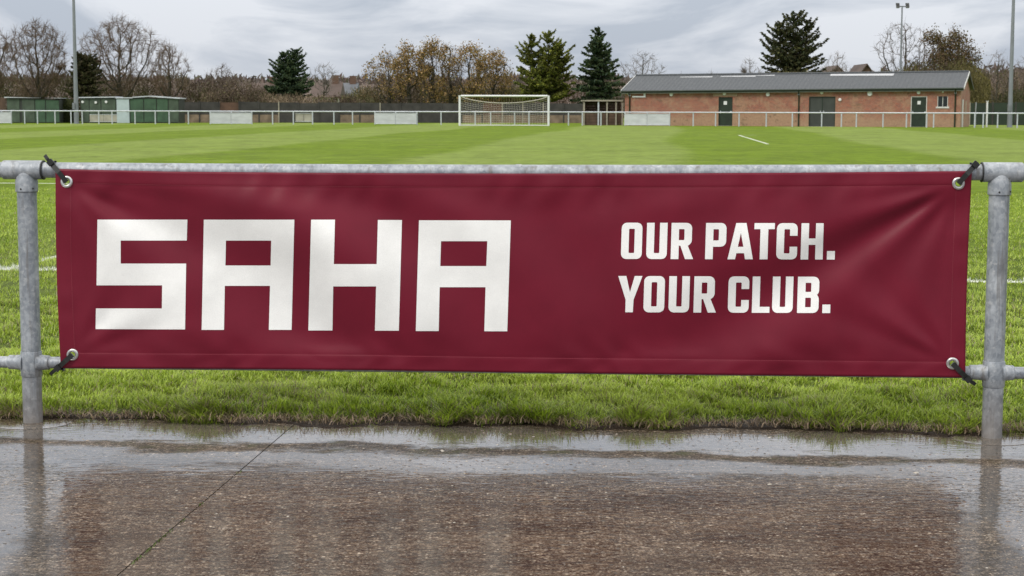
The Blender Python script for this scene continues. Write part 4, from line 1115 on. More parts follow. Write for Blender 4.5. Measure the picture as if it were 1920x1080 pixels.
# ------------------------------------------------------------------ sheds, shelter, fences
def boxy(root, name, x0, x1, Y0, Y1, z0, z1, mt, par=None, parts=None):
    m_ = MB().box(x0, x1, Y0, Y1, z0, z1); return build_local(m_, name, mt, root)
M['shed'] = simple('green_cabin_paint', (.040, .085, .048), .55, 0, .35, 1.3)
M['shed2'] = simple('faded_green_panel', (.055, .080, .055), .6, 0, .4, 1.6)
M['pale'] = simple('pale_door', (.42, .50, .53), .5, 0, .08, 2)
M['dark'] = simple('dark_steel', (.03, .035, .03), .6, 0, .3, 2)
Y = 150.0
sh = empty('green_cabin', (xat(243, Y), Y, 0)); tag(sh, 'long green cabin with pale door and thin white roof edge left of the pitch', 'cabin')
x0, x1 = xat(151, Y), xat(336, Y); ztp = zat(243, 183.5, Y)
boxy(sh, 'body', x0, x1, Y, Y + 2.6, .0, ztp, M['dark'])
cutp = [151, 168, 190, 218, 244, 270, 294, 316, 336]
for i, (a, b) in enumerate(zip(cutp[:-1], cutp[1:])):
    if a == 218: continue
    boxy(sh, 'wall_panel', xat(a, Y) + .04, xat(b, Y) - .04, Y - .05, Y - .002, .12, ztp - .08, M['shed2'] if i in (0, 1, 2, 7) else M['shed'])
dr = boxy(sh, 'door', xat(219.5, Y), xat(243, Y), Y - .11, Y - .003, .05, ztp - .10, M['pale'])
dh = MB().box(xat(238, Y), xat(240, Y), Y - .16, Y - .112, 1.0, 1.12); dh.v = [tuple(Vector(p) - sh.location) for p in dh.v]; dh.build('handle', M['dark'], dr)
m_ = MB()
for a, b, za, zb in ((149, 218, 182.0, 181.0), (218, 250, 182.5, 182.5), (250, 280, 181.5, 179.5), (280, 338, 179.5, 183.5)):
    xa, xb = xat(a, Y), xat(b, Y); A, B = zat(a, za, Y), zat(b, zb, Y)
    m_.add([(xa, Y - .2, A), (xb, Y - .2, B), (xb, Y + 2.8, B), (xa, Y + 2.8, A), (xa, Y - .2, A - .09), (xb, Y - .2, B - .09), (xb, Y + 2.8, B - .09), (xa, Y + 2.8, A - .09)],
           [(0, 1, 2, 3), (4, 5, 6, 7), (0, 1, 5, 4), (1, 2, 6, 5), (2, 3, 7, 6), (3, 0, 4, 7)])
build_local(m_, 'roof', M['far_galv'], sh)
for px, py in ((155.5, 191), (180, 192), (199.5, 191)):
    p = at(px, py, Y); build_local(MB().tube([(p.x, Y - .05, p.z), (p.x, Y - .14, p.z)], .11, 10), 'wall_lamp', M['white'], sh)
Y = 148.5
s2 = empty('green_shed', (xat(62, Y), Y, 0)); tag(s2, 'patched green shed at the far left behind the barrier', 'shed')
x0, x1 = xat(13.5, Y), xat(112, Y); za, zb = zat(13, 183.5, Y), zat(112, 186.5, Y)
def slab(xa, xb, Ya, Yb, z0, zA, zB): return MB().add([(xa, Ya, z0), (xb, Ya, z0), (xb, Yb, z0), (xa, Yb, z0), (xa, Ya, zA), (xb, Ya, zB), (xb, Yb, zB), (xa, Yb, zA)], [(0, 3, 2, 1), (4, 5, 6, 7), (0, 1, 5, 4), (1, 2, 6, 5), (2, 3, 7, 6), (3, 0, 4, 7)])
build_local(slab(x0, x1, Y, Y + 3, 0, za, zb), 'body', M['dark'], s2)
cutp = [13.5, 38, 41.5, 66, 86, 112]
for i, (a, b) in enumerate(zip(cutp[:-1], cutp[1:])):
    if i == 1: continue
    A = za + (zb - za) * (a - 13.5) / 98.5; B = za + (zb - za) * (b - 13.5) / 98.5
    build_local(slab(xat(a, Y) + .04, xat(b, Y) - .04, Y - .05, Y - .002, .1, A - .08, B - .08), 'wall_panel', (M['shed2'], 0, M['tanboard'], M['shed'], M['shed'])[i] if i != 2 else M['shed2'], s2)
build_local(slab(x0 - .15, x1 + .15, Y - .25, Y + 3.1, za + .002, za + .09, zb + .09), 'roof', M['far_galv'], s2)

M['timber'] = simple('weathered_timber', (.085, .052, .036), .85, 0, .4, 3, stretch=(1, 1, .3))
M['slate_fence'] = simple('dark_fence_panel', (.045, .042, .040), .85, 0, .35, 1.5)
M['brown_fence'] = simple('brown_fence_panel', (.10, .055, .038), .85, 0, .35, 1.5)
M['gravelboard'] = simple('stained_gravel_board', (.19, .14, .10), .85, 0, .4, 1.5)
M['palewood'] = simple('pale_wood_post', (.30, .27, .22), .8, 0, .2, 3)
def far_fence(px0, px1, Ya, Yb, ztop_px, label, step_px=38, mats=None, zg=.75):
    def PT(px): q = (px - px0) / (px1 - px0); Y_ = Ya + (Yb - Ya) * q; return Vector((xat(px, Y_), Y_, 0))
    rt = empty('panel_fence', PT(px0)); tag(rt, label, 'fence')
    n_ = max(1, round((px1 - px0) / step_px)); h_ = zat(960, ztop_px, (Ya + Yb) / 2)
    for i in range(n_):
        a, b = PT(px0 + (px1 - px0) * i / n_), PT(px0 + (px1 - px0) * (i + 1) / n_); d = (b - a).normalized()
        hh = h_ + random.uniform(-.04, .04)
        def seg(z0, z1, y0, y1, s0=.06, s1=.06):
            A, B = a + d * s0, b - d * s1
            return MB().add([(A.x, A.y + y0, z0), (B.x, B.y + y0, z0), (B.x, B.y + y1, z0), (A.x, A.y + y1, z0), (A.x, A.y + y0, z1), (B.x, B.y + y0, z1), (B.x, B.y + y1, z1), (A.x, A.y + y1, z1)],
                            [(0, 3, 2, 1), (4, 5, 6, 7), (0, 1, 5, 4), (1, 2, 6, 5), (2, 3, 7, 6), (3, 0, 4, 7)])
        build_local(seg(zg + .01, hh, 0, .04), 'fence_panel', (mats or [M['slate_fence']])[i % len(mats or [1])], rt)
        if zg > .1: build_local(seg(0, zg, -.01, .05), 'gravel_board', random.choice([M['gravelboard'], M['gravelboard'], M['slate_fence']]), rt)
        build_local(MB().box(a.x - .055, a.x + .055, a.y - .05, a.y + .08, 0, hh + .06), 'post', random.choice([M['slate_fence'], M['palewood'], M['slate_fence']]), rt)
mt = [M['slate_fence'], M['slate_fence'], M['brown_fence'], M['slate_fence'], M['slate_fence'], M['slate_fence'], M['brown_fence']]
far_fence(337, 560, 156, 158, 192.5, 'dark panel fence behind the barrier between green cabin and dark conifer', 37, mt)
far_fence(560, 1095, 158, 160, 193.5, 'long dark slate panel fence behind the goal', 38, [M['slate_fence']] * 9 + [M['brown_fence']])
far_fence(-600, 12, 152, 155, 186, 'dark panel fence left of the patched green shed', 30, [M['dark'], M['timber']])
M['dkgreen'] = simple('dark_green_fence', (.016, .028, .016), .8, 0, .3, 1.5)
far_fence(1818, 2120, 150, 140, 190.5, 'dark green boarded fence right of the brick building', 42, [M['dkgreen'], M['dkgreen'], M['dkgreen'], M['brown_fence']], zg=.02)
Yw = 131.5
for px, h_, r_, mm, lab in ((1850.5, zat(1850, 190.5, Yw), .075, M['white'], 'tall white post beside the brick building gable'), (1829, zat(1829, 193, Yw + 4), .05, M['far_galv'], 'thin grey post in front of the dark green fence')):
    Yq = Yw if r_ > .06 else Yw + 4; x = xat(px, Yq)
    rt = empty('pole', (x, Yq, 0)); tag(rt, lab, 'post')
    build_local(MB().tube([(x, Yq, 0), (x, Yq, h_)], r_, 8), 'shaft', mm, rt, 1); build_local(MB().tube([(x, Yq, h_), (x, Yq, h_ + .05)], r_ * 1.5, 8), 'cap', mm, rt)

# timber team shelter left of the building
Y = 138.6; sl = empty('team_shelter', (xat(1130, Y), Y, 0)); tag(sl, 'brown timber team shelter with pale frame next to the brick building', 'shelter')
x0, x1 = xat(1094, Y), xat(1168, Y); z1 = zat(1130, 190, Y)
build_local(slab(x0 - .15, x1, Y - .1, Y + 1.9, z1, z1 + .10, z1 + .13), 'roof', M['palewood'], sl)
nb = 10
for i in range(nb):
    z0_ = .02 + (z1 - .02) * i / nb; boxy(sl, 'back_board', x0 + .06, x1 - .06, Y + 1.7 + .012 * (i % 2), Y + 1.74 + .012 * (i % 2), z0_ + .01, z0_ + (z1 - .02) / nb - .008, M['timber'])
for i in range(9):
    z0_ = .02 + (z1 - .02) * i / 9; boxy(sl, 'side_board', x0, x0 + .04, Y + .05, Y + 1.68, z0_ + .01, z0_ + (z1 - .02) / 9 - .01, M['timber'])
for px in (1095, 1122, 1138, 1155, 1167): boxy(sl, 'post', xat(px, Y) - .06, xat(px, Y) + .06, Y, Y + .12, 0, z1 - .002, M['palewood'] if px != 1122 else M['far_galv'])
for i in range(4): boxy(sl, 'front_board', x0 + .1, x1 - .1, Y + .14, Y + .17, .05 + i * .24, .26 + i * .24, M['timber'])
boxy(sl, 'bench', x0 + .1, x1 - .1, Y + 1.2, Y + 1.6, .42, .48, M['palewood'])

# houses beyond
M['house_roof'] = simple('slate_roof', (.105, .115, .13), .7, 0, .25, .6)
M['tile_roof'] = simple('brown_tile_roof', (.085, .060, .050), .8, 0, .25, .6)
M['hbrick'] = simple('house_brick', (.12, .070, .050), .85, 0, .2, .8)
M['cream'] = simple('cream_render', (.45, .42, .36), .8, 0, .1, .8)
def house(px0, px1, py_eave, py_ridge, Y, wall_m, roof_m, label, gable=False, chim=True, dep=7.0):
    x0, x1 = xat(px0, Y), xat(px1, Y); ze, zr = zat(px0, py_eave, Y), zat(px0, py_ridge, Y)
    rt = empty('house', ((x0 + x1) / 2, Y, 0)); tag(rt, label, 'house', 'houses beyond the far fence')
    if not gable:
        build_local(MB().box(x0, x1, Y, Y + dep, 0, ze), 'wall', wall_m, rt)
        V = [(x0 - .3, Y - .4, ze - .1), (x1 + .3, Y - .4, ze - .1), (x1 + .3, Y + dep + .4, ze - .1), (x0 - .3, Y + dep + .4, ze - .1), (x0 - .3, Y + dep / 2, zr), (x1 + .3, Y + dep / 2, zr)]
        rf = build_local(MB().add(V, [(0, 1, 5, 4), (2, 3, 4, 5), (0, 4, 3), (1, 2, 5), (0, 3, 2, 1)]), 'roof', roof_m, rt)
    else:
        xm = (x0 + x1) / 2
        V = [(x0, Y, 0), (x1, Y, 0), (x1, Y, ze), (xm, Y, zr - .15), (x0, Y, ze)]; V += [(a, b + dep, c) for a, b, c in V]
        build_local(MB().add(V, [(0, 1, 2, 3, 4), (5, 9, 8, 7, 6), (0, 5, 6, 1), (1, 6, 7, 2), (4, 9, 5, 0), (2, 7, 8, 3), (3, 8, 9, 4)]), 'wall', wall_m, rt)
        V = [(x0 - .3, Y - .3, ze - .2), (xm, Y - .3, zr), (x1 + .3, Y - .3, ze - .2)]; V += [(a, Y + dep + .3, c) for a, b, c in V]; V += [(a, b, c - .15) for a, b, c in V]
        rf = build_local(MB().add(V, [(0, 1, 4, 3), (1, 2, 5, 4), (6, 9, 10, 7), (7, 10, 11, 8), (0, 6, 7, 1), (1, 7, 8, 2), (0, 3, 9, 6), (2, 8, 11, 5), (3, 4, 10, 9), (4, 5, 11, 10)]), 'roof', roof_m, rt)
    if chim:
        cx = x0 + (x1 - x0) * .8; m_ = MB().box(cx - .4, cx + .4, Y + dep / 2 - .4, Y + dep / 2 + .4, zr - .8, zr + .9); m_.v = [tuple(Vector(p) - rt.location) for p in m_.v]; m_.build('chimney', M['hbrick'], rf)
    nwin = max(1, int((x1 - x0) / 3.2))
    for i in range(nwin):
        cx = x0 + (x1 - x0) * (i + .5) / nwin; zc = ze - 1.5
        wv_ = build_local(MB().box(cx - .55, cx + .55, Y - .05, Y - .003, zc - .55, zc + .55), 'window', M['frame'], rt)
        m_ = MB().box(cx - .45, cx + .45, Y - .07, Y - .052, zc - .45, zc + .45); m_.v = [tuple(Vector(p) - rt.location) for p in m_.v]; m_.build('pane', M['glass'], wv_)
house(586, 634, 181, 153.5, 215, M['cream'], M['tile_roof'], 'house with long brown tiled roof right of the dark conifer')
house(632, 664, 181, 154.5, 222, M['cream'], M['house_roof'], 'house with blue grey slate roof left of the autumn trees', chim=True)
house(370, 388, 186, 170, 205, M['hbrick'], M['tile_roof'], 'small house with reddish roof low among the brown scrub', True, chim=False)
house(450, 520, 176, 155, 240, M['hbrick'], M['tile_roof'], 'low brown roofed house left of the dark conifer')
house(1556, 1580, 135, 122, 200, M['hbrick'], M['tile_roof'], 'red brick house gable just above the roof beside the pale bare tree', True, chim=False)
house(1616, 1630, 132, 119, 196, M['hbrick'], M['tile_roof'], 'narrow dark red gable rising above the middle of the long roof', True, chim=False)

# ------------------------------------------------------------------ hill and thickets
def ridge_px(px):
    return np.interp(px, [-4200, -400, 0, 380, 500, 590, 670, 960, 1180, 1300, 1500, 1800, 1850, 1920, 2400], [140, 150, 150, 152, 154, 153, 152, 150, 150, 158, 150, 136, 132, 130, 128])
xs_ = np.linspace(-4500, 6200, 900); rows = [(300, .0), (330, .45), (360, .8), (400, 1.0), (470, .7), (600, 0)]
V = []; 
for Yr, k in rows:
    for px in xs_:
        zr = zat(960, float(ridge_px(px)), 400) ; X_ = (px - 960) / FPX * 400 * (Yr / 400) ** .6
        V.append((X_, Yr + 6 * math.sin(px / 60.), -.3 + (zr + .3 + .5 * math.sin(px / 23.) + .35 * math.sin(px / 9.1)) * k))
V = np.array(V); nr, nc = len(rows), len(xs_); idx = np.arange(nr * nc).reshape(nr, nc)
F = np.stack([idx[:-1, :-1], idx[:-1, 1:], idx[1:, 1:], idx[1:, :-1]], -1).reshape(-1, 4)
tag(link('hill', np_mesh('hill', V, F, simple('wooded_hill', (.105, .075, .060), .95, 0, .45, .25), sm=True)), kind='structure')

def quads(name, P, size, cols, mat_, label, seed=0, stretch=1.0, updir=None, parent=None, cat=None, kind=None, tri=False):
    r = np.random.default_rng(seed); n = len(P)
    a = r.normal(size=(n, 3)); 
    if updir is not None: a = a * .5 + np.asarray(updir)
    a /= np.linalg.norm(a, axis=1, keepdims=True); b = np.cross(a, r.normal(size=(n, 3))); b /= np.linalg.norm(b, axis=1, keepdims=True)
    s = (np.asarray(size) * np.ones(n))[:, None]
    if tri:
        V = np.stack([P - a * s * .5 * stretch - b * s * .22, P - a * s * .5 * stretch + b * s * .22, P + a * s * .5 * stretch], 1); F = np.arange(n * 3).reshape(n, 3); k = 3
    else:
        V = np.stack([P - a * s * .5 * stretch, P + b * s * .30, P + a * s * .5 * stretch, P - b * s * .30], 1); F = np.arange(n * 4).reshape(n, 4); k = 4
    me = np_mesh(name, V.reshape(-1, 3), F, mat_, np.repeat(np.clip(cols, 0, 1), k, 0))
    o = link(name, me, parent); tag(o, label, cat, kind=kind); return o
def pick(pal, n, r, p=None):
    pal = np.array(pal); return pal[r.choice(len(pal), n, p=p)] * r.uniform(.65, 1.35, (n, 1))
BROWN = [(.085, .082, .034), (.105, .078, .052), (.075, .052, .038), (.135, .100, .070), (.10, .09, .04), (.16, .12, .085)]
OLIVE = [(.105, .100, .038), (.145, .125, .045), (.07, .07, .028), (.16, .115, .06)]
def thicket(name, px0, px1, top_f, Y0, Y1, n, pal, label, seed, size=.30, zbase=0.0, clump=.30, str_=2.2, ragged=9.0):
    r = np.random.default_rng(seed); n = int(n * 1.5); px = r.uniform(px0, px1, n); Y = r.uniform(Y0, Y1, n)
    top = np.interp(px, *zip(*top_f)); X = (px - 960) / FPX * Y
    top = top + ragged * .55 * sines(X * .55, Y * .8, seed, 5, .7, 3) + ragged * .25 * sines(X * 2.2, Y * 2, seed + 1, 4, 1, 4)
    ztop = CAMH + (202 + .0021 * px - top) / FPX * Y
    q = r.random(n) ** .75; Z = zbase + (ztop - zbase) * q
    # the top thins out into single twigs
    thin = r.random(n) > np.clip((q - .72) / .28, 0, 1) * .75
    cl = sines(X * 1.2, Z * 1.7 + Y, seed + 5, 8, .9, 4.5); k = (cl > -.9) & thin; X, Y, Z, cl, q = X[k], Y[k], Z[k], cl[k], q[k]; n = len(X)
    hue = np.clip(.5 + .5 * sines(X * .35, Z * .4, seed + 9, 5, .6, 2), 0, 1)
    pal = np.array(pal); ii = np.clip((hue * len(pal) + r.normal(0, .9, n)).astype(int), 0, len(pal) - 1)
    c = pal[ii] * r.uniform(.55, 1.45, (n, 1)) * (1 + clump * cl)[:, None]
    leafy = r.random(n) < .45
    o = quads(name, np.c_[X, Y, Z][leafy], r.uniform(.5, 1.2, leafy.sum()) * size * .75, c[leafy], M['leaf'], label, seed, 1.0, cat='shrubs', kind='stuff')
    # twigs, two thirds of them upright, in the same mesh
    tw = ~leafy; P = np.c_[X, Y, Z][tw]; m = len(P); d = r.normal(size=(m, 3)) * .55 + (0, 0, .8); d /= np.linalg.norm(d, axis=1, keepdims=True)
    L_ = (r.uniform(.35, 1.1, m) * (size / .3))[:, None]; wv = np.c_[np.full(m, .024), np.zeros(m), np.zeros(m)] * (size / .3)
    V = np.stack([P - d * L_ / 2 - wv, P - d * L_ / 2 + wv, P + d * L_ / 2], 1).reshape(-1, 3)
    me2 = np_mesh('tw', V, np.arange(m * 3).reshape(m, 3), M['leaf'], np.repeat(np.clip(c[tw] * .85, 0, 1), 3, 0))
    bm = bmesh.new(); bm.from_mesh(o.data); bm.from_mesh(me2); bm.to_mesh(o.data); bm.free(); bpy.data.meshes.remove(me2)
    return o
thicket('thicket', -200, 520, [(-200, 138), (0, 136), (60, 150), (130, 134), (250, 150), (330, 134), (370, 152), (440, 152), (500, 160), (520, 168)], 173, 181, 30000, BROWN + OLIVE[:1], 'tangled brown scrub behind the green cabin and shed', 1)
thicket('thicket', 380, 700, [(380, 168), (480, 176), (560, 180), (640, 182), (700, 178)], 160, 163, 9000, BROWN + [(.22, .17, .11)], 'low brown bramble along the fence below the dark conifer', 2)
thicket('thicket', 640, 1000, [(640, 180), (680, 160), (720, 158), (760, 158), (850, 155), (900, 158), (960, 160), (1000, 168)], 173, 181, 20000, OLIVE + BROWN[:2], 'olive and brown undergrowth below the autumn trees', 3)
thicket('thicket', 930, 1230, [(930, 170), (1000, 160), (1080, 150), (1170, 148), (1230, 150)], 184, 190, 9000, [(.10, .065, .048), (.075, .055, .040), (.08, .072, .035)], 'reddish brown thicket behind the tall conifers', 4)
thicket('thicket', 1410, 1560, [(1410, 140), (1500, 132), (1560, 136)], 152, 158, 7000, OLIVE + [(.05, .06, .03)], 'dark olive bushes behind the roof below the big dark conifer', 5)
thicket('thicket', 1640, 1850, [(1640, 138), (1700, 124), (1800, 118), (1830, 130), (1850, 152)], 152, 160, 16000, BROWN[:3] + OLIVE[:2], 'brown bushes behind the right end of the long roof', 6)
thicket('thicket', 1815, 2200, [(1815, 140), (1850, 138), (1920, 132), (2200, 130)], 190, 215, 15000, BROWN, 'bare brown wood covering the slope at the right edge', 7, size=.45)
thicket('thicket', 1848, 2150, [(1848, 182), (1880, 172), (1920, 168), (2150, 166)], 152, 156, 12000, [(.035, .045, .018), (.055, .062, .022), (.09, .075, .04)], 'dark green hedge above the boarded fence at the right edge', 8, size=.22)
thicket('thicket', 108, 152, [(108, 186), (152, 184)], 149.5, 151, 7000, [(.020, .030, .012), (.032, .042, .014), (.055, .06, .02)], 'dark green hedge between patched shed and green cabin', 9, size=.16)
r = np.random.default_rng(5); n = 60000; px = np.where(r.random(n) < .5, r.uniform(-300, 2300, n), r.uniform(-4300, 6000, n)); Yh = r.uniform(360, 440, n)
zr = CAMH + (204.5 - ridge_px(px)) / FPX * 400; q = r.uniform(.35, 1.04, n) + .05 * sines(px / 10., px * 0, 8, 5, .5, 4)
quads('distant_wood', np.c_[(px - 960) / FPX * Yh, Yh, zr * q], r.uniform(.6, 1.4, n) * .8, pick([(.13, .10, .09), (.17, .13, .11), (.10, .085, .075), (.12, .115, .075)], n, r), M['leaf'], 'far brown woodland along the horizon', 3, 2.0, updir=(0, 0, .8), cat='woodland', kind='stuff')

# ------------------------------------------------------------------ trees
def skeleton(H_, spread, seed, low=.22, natt=700, step=.34, r0=.24, wide=.58, twigs=3, twl=.75, minr=.010, up=.16, lean=0.0):
    """a crown grown towards points spread through its volume; returns (p0, p1, r0, r1, level)"""
    r = np.random.default_rng(seed); zb = H_ * low
    k = max(1.0, H_ / 8.5); step *= k
    t = r.random(natt * 4) ** .85
    env = np.clip(np.sin(np.pi * np.clip(t, 0, 1) ** (math.log(.5) / math.log(wide))), 0, 1) ** .62
    a = r.uniform(0, 6.283, natt * 4); q = r.random(natt * 4) ** .42
    lump = 1 + .16 * np.sin(3 * a + seed) + .12 * np.sin(7 * t + 2 * a + seed * 1.7)
    A = np.c_[np.cos(a) * q * env * spread * lump, np.sin(a) * q * env * spread * .8 * lump, zb + (H_ - zb) * t * (1 - .10 * (1 - env) * r.random(natt * 4))][:natt]
    pos = [np.array((0., 0., 0.))]; par = [-1]; nt_ = max(2, int(zb * .8 / step)); 
    for i in range(1, nt_ + 1): pos.append(np.array((lean * i / nt_ + r.normal(0, .03), r.normal(0, .03), zb * .8 * i / nt_))); par.append(i - 1)
    NP = np.array(pos); dist = np.full(len(A), 1e9); near = np.zeros(len(A), int); alive = np.ones(len(A), bool)
    def upd(i0):
        D = np.linalg.norm(A[:, None] - NP[None, i0:], axis=2); m = D.argmin(1); dm = D[np.arange(len(A)), m]
        b = dm < dist; dist[b] = dm[b]; near[b] = m[b] + i0
    upd(nt_)
    for it in range(90):
        if not alive.any(): break
        new = []; 
        idx = np.nonzero(alive & (dist < step * 40))[0]
        if len(idx) == 0: break
        u = (A[idx] - NP[near[idx]]) / dist[idx][:, None]
        nodes, inv = np.unique(near[idx], return_inverse=True); acc = np.zeros((len(nodes), 3)); np.add.at(acc, inv, u)
        acc /= np.linalg.norm(acc, axis=1, keepdims=True) + 1e-9; acc += r.normal(0, .16, acc.shape); acc[:, 2] += up
        acc /= np.linalg.norm(acc, axis=1, keepdims=True)
        npz = NP[nodes] + acc * step; i0 = len(NP); NP = np.vstack([NP, npz]); par += list(nodes); upd(i0)
        alive &= dist > step * 1.05
    n = len(NP); par = np.array(par); kids = [[] for _ in range(n)]
    for i in range(1, n): kids[par[i]].append(i)
    w_ = np.zeros(n); lv = np.zeros(n, int)
    for i in range(n - 1, -1, -1): w_[i] = 1.0 if not kids[i] else w_[kids[i]].sum()
    rad = minr * 1.25 * w_ ** (1 / 2.35); rad = rad * (1 + (r0 / rad[0] - 1) * (rad / rad[0]))
    S = []
    for i in range(1, n):
        p = par[i]; lev = 0 if rad[i] > .5 * r0 else (1 if rad[i] > .22 * r0 else (2 if rad[i] > .045 else 3))
        S.append((Vector(NP[p]), Vector(NP[i]), min(rad[p], rad[i] * 1.35), rad[i], lev))
    tips = []
    thin = [i for i in range(1, n) if rad[i] < .045 * k]
    for i in thin:
        d0 = NP[i] - NP[par[i]]; d0 /= np.linalg.norm(d0) + 1e-9
        for _ in range(twigs + (2 if not kids[i] else 0)):
            d = d0 + r.normal(0, .50, 3) + (0, 0, .22); d /= np.linalg.norm(d); b = NP[par[i]] + (NP[i] - NP[par[i]]) * r.random()
            ln = twl * k * r.uniform(.4, 1.0); m = b + d * ln * .5; d2 = d + r.normal(0, .22, 3) + (0, 0, .12); e_ = m + d2 / np.linalg.norm(d2) * ln * .5
            S.append((Vector(b), Vector(m), minr, minr * .85, 4)); S.append((Vector(m), Vector(e_), minr * .85, minr * .5, 5)); tips.append(Vector(e_))
    return S, tips
def seg_mesh(name, S, cola, colb, mat_, sides=3, off=Vector((0, 0, 0))):
    n = len(S); A = np.array([s[0][:] for s in S]) ; B = np.array([s[1][:] for s in S]); ra = np.array([s[2] for s in S]); rb = np.array([s[3] for s in S])
    d = B - A; d /= np.linalg.norm(d, axis=1, keepdims=True) + 1e-9
    u = np.cross(d, np.array([.31, .12, .94])); u /= np.linalg.norm(u, axis=1, keepdims=True) + 1e-9; v = np.cross(d, u)
    V = np.empty((n, 2 * sides, 3)); 
    for k in range(sides):
        c, s_ = math.cos(6.283 * k / sides), math.sin(6.283 * k / sides); w_ = u * c + v * s_
        V[:, k] = A + w_ * ra[:, None]; V[:, sides + k] = B + w_ * rb[:, None]
    f = np.array([(k, (k + 1) % sides, sides + (k + 1) % sides, sides + k) for k in range(sides)])
    F = (f[None] + (np.arange(n) * 2 * sides)[:, None, None]).reshape(-1, 4)
    r = np.random.default_rng(n); t = r.random((n, 1)); col = np.array(cola) * t + np.array(colb) * (1 - t)
    return np_mesh(name, V.reshape(-1, 3), F, mat_, np.repeat(col, 2 * sides, 0))
def tree_root(name, px, Y, label, group):
    rt = empty(name, (xat(px, Y), Y, 0)); tag(rt, label, 'tree', group); return rt
def top_h(px, py, Y): return zat(px, py, Y)
GB_ = 'bare winter trees beyond the far fence'
def bare(px, ytop, pxl, pxr, Y, seed, label, tint=((.085, .055, .033), (.155, .102, .062)), trunkc=((.028, .026, .015), (.055, .045, .028)), leaves=0, lpal=None, name='bare_tree', group=GB_, lsize=.16, **kw):
    H_ = top_h(px, ytop, Y); sp_ = (pxr - pxl) / 2 / FPX * Y
    S, tips = skeleton(H_, sp_, seed, **kw)
    rt = tree_root(name, px, Y, label, group)
    lo = [s for s in S if s[4] <= 2]; hi = [s for s in S if s[4] > 2]
    link('trunk', seg_mesh('trunk', lo, *trunkc, M['bark'], 6), rt)
    link('crown', seg_mesh('crown', hi, *tint, M['bark'], 3), rt)
    if leaves:
        r = np.random.default_rng(seed); cand = np.array([s[1][:] for s in S if s[4] >= 3]); ii = r.integers(0, len(cand), leaves)
        P = cand[ii] + r.normal(0, .22, (leaves, 3)); 
        w_ = sines(cand[ii][:, 0] * 1.1, cand[ii][:, 2] * 1.1, seed, 6, .7, 3.0) > -.5; P = P[w_]
        quads('foliage', P, r.uniform(.6, 1.3, len(P)) * lsize, pick(lpal, len(P), r), M['leaf'], None, seed, 1.0, parent=rt)
    return rt
bare(73, 36, -4, 128, 172, 11, 'large bare tree with ivy dark trunk at the far left', r0=.34, natt=1200, low=.20, wide=.55, twigs=7)
bare(-22, 46, -80, 34, 174, 12, 'bare tree cut off by the left edge', r0=.3, low=.15, natt=900, twigs=7)
bare(228, 31, 148, 296, 171, 13, 'large bare fan shaped tree rising behind the green cabin', r0=.32, natt=1300, low=.16, wide=.62, up=.10, twigs=6)
bare(318, 80, 292, 366, 170, 14, 'narrower bare tree with ivy clad trunk right of the fan shaped one', r0=.28, natt=600, low=.2, up=.3, twigs=7)
bare(417, 122, 384, 452, 178, 15, 'small rounded bare tree left of the dark conifer', r0=.16, natt=500, low=.1, twigs=4, tint=((.10, .078, .06), (.15, .115, .09)))
bare(608, 116, 588, 634, 190, 16, 'thin pale bare tree in front of the house roofs', r0=.12, natt=300, low=.35, tint=((.15, .13, .12), (.20, .17, .15)))
bare(1205, 96, 1166, 1252, 178, 17, 'bare pale tree behind the left end of the long roof', r0=.2, natt=420, low=.22, twigs=2, tint=((.12, .10, .095), (.17, .145, .13)))
bare(1404, 108, 1380, 1432, 182, 18, 'thin bare tree behind the roof left of the big dark conifer', r0=.15, natt=260, tint=((.14, .12, .115), (.19, .165, .15)))
bare(1332, 130, 1321, 1343, 188, 28, 'tiny bare treetop peeping over the middle of the roof', r0=.12, natt=160, low=.5, tint=((.14, .12, .115), (.19, .165, .15)))
bare(1276, 136, 1270, 1283, 188, 29, 'tiniest bare treetop peeping over the roof near the left door', r0=.12, natt=160, low=.5, tint=((.14, .12, .115), (.19, .165, .15)))
bare(1568, 98, 1540, 1598, 184, 19, 'small pale bare tree behind the roof right of the big dark conifer', r0=.15, natt=320, tint=((.16, .125, .115), (.21, .17, .15)))
bare(1688, 38, 1626, 1736, 168, 20, 'tall bare tree behind the distant floodlight mast', r0=.26, tint=((.10, .08, .07), (.15, .12, .105)), natt=520, low=.25, wide=.6, twigs=2, lean=.5)
bare(1868, 94, 1842, 1895, 182, 21, 'thin bare tree on the slope left of the right floodlight mast', r0=.14, natt=260, up=.3, twigs=2, tint=((.12, .09, .08), (.17, .13, .115)))
bare(1925, 102, 1895, 1960, 186, 22, 'thin bare tree on the slope cut off by the right edge', r0=.14, natt=260, up=.3, twigs=2, tint=((.12, .09, .08), (.17, .13, .115)))
AUT = [(.33, .21, .08), (.27, .185, .065), (.21, .17, .045), (.40, .26, .12), (.17, .12, .065)]
GA = 'autumn trees left of and behind the goal'
kw = dict(natt=480, low=.20, twigs=2, name='autumn_tree', group=GA, lpal=AUT, tint=((.075, .055, .04), (.12, .09, .06)))
bare(728, 95, 684, 764, 172, 31, 'leftmost autumn tree with mostly bare greyish twigs', leaves=2200, r0=.22, lsize=.2, **kw)
bare(766, 82, 738, 800, 169, 32, 'autumn tree with tan leaves second from the left of its row', leaves=4200, r0=.24, lsize=.2, **kw)
bare(811, 74, 778, 846, 168, 33, 'tallest autumn tree with dark forked trunk in the row left of the goal', leaves=4800, r0=.30, lsize=.2, **kw)
bare(846, 80, 820, 874, 171, 34, 'narrow autumn tree with purplish brown twigs left of the goal', leaves=2400, r0=.22, lsize=.18, **kw)
bare(882, 82, 848, 920, 169, 35, 'broad autumn tree with olive leaves above the left goal post', leaves=4600, r0=.27, lsize=.2, **kw)
bare(926, 98, 890, 966, 173, 36, 'loose autumn tree with golden leaves above the goal', leaves=3800, r0=.2, lsize=.2, **kw)
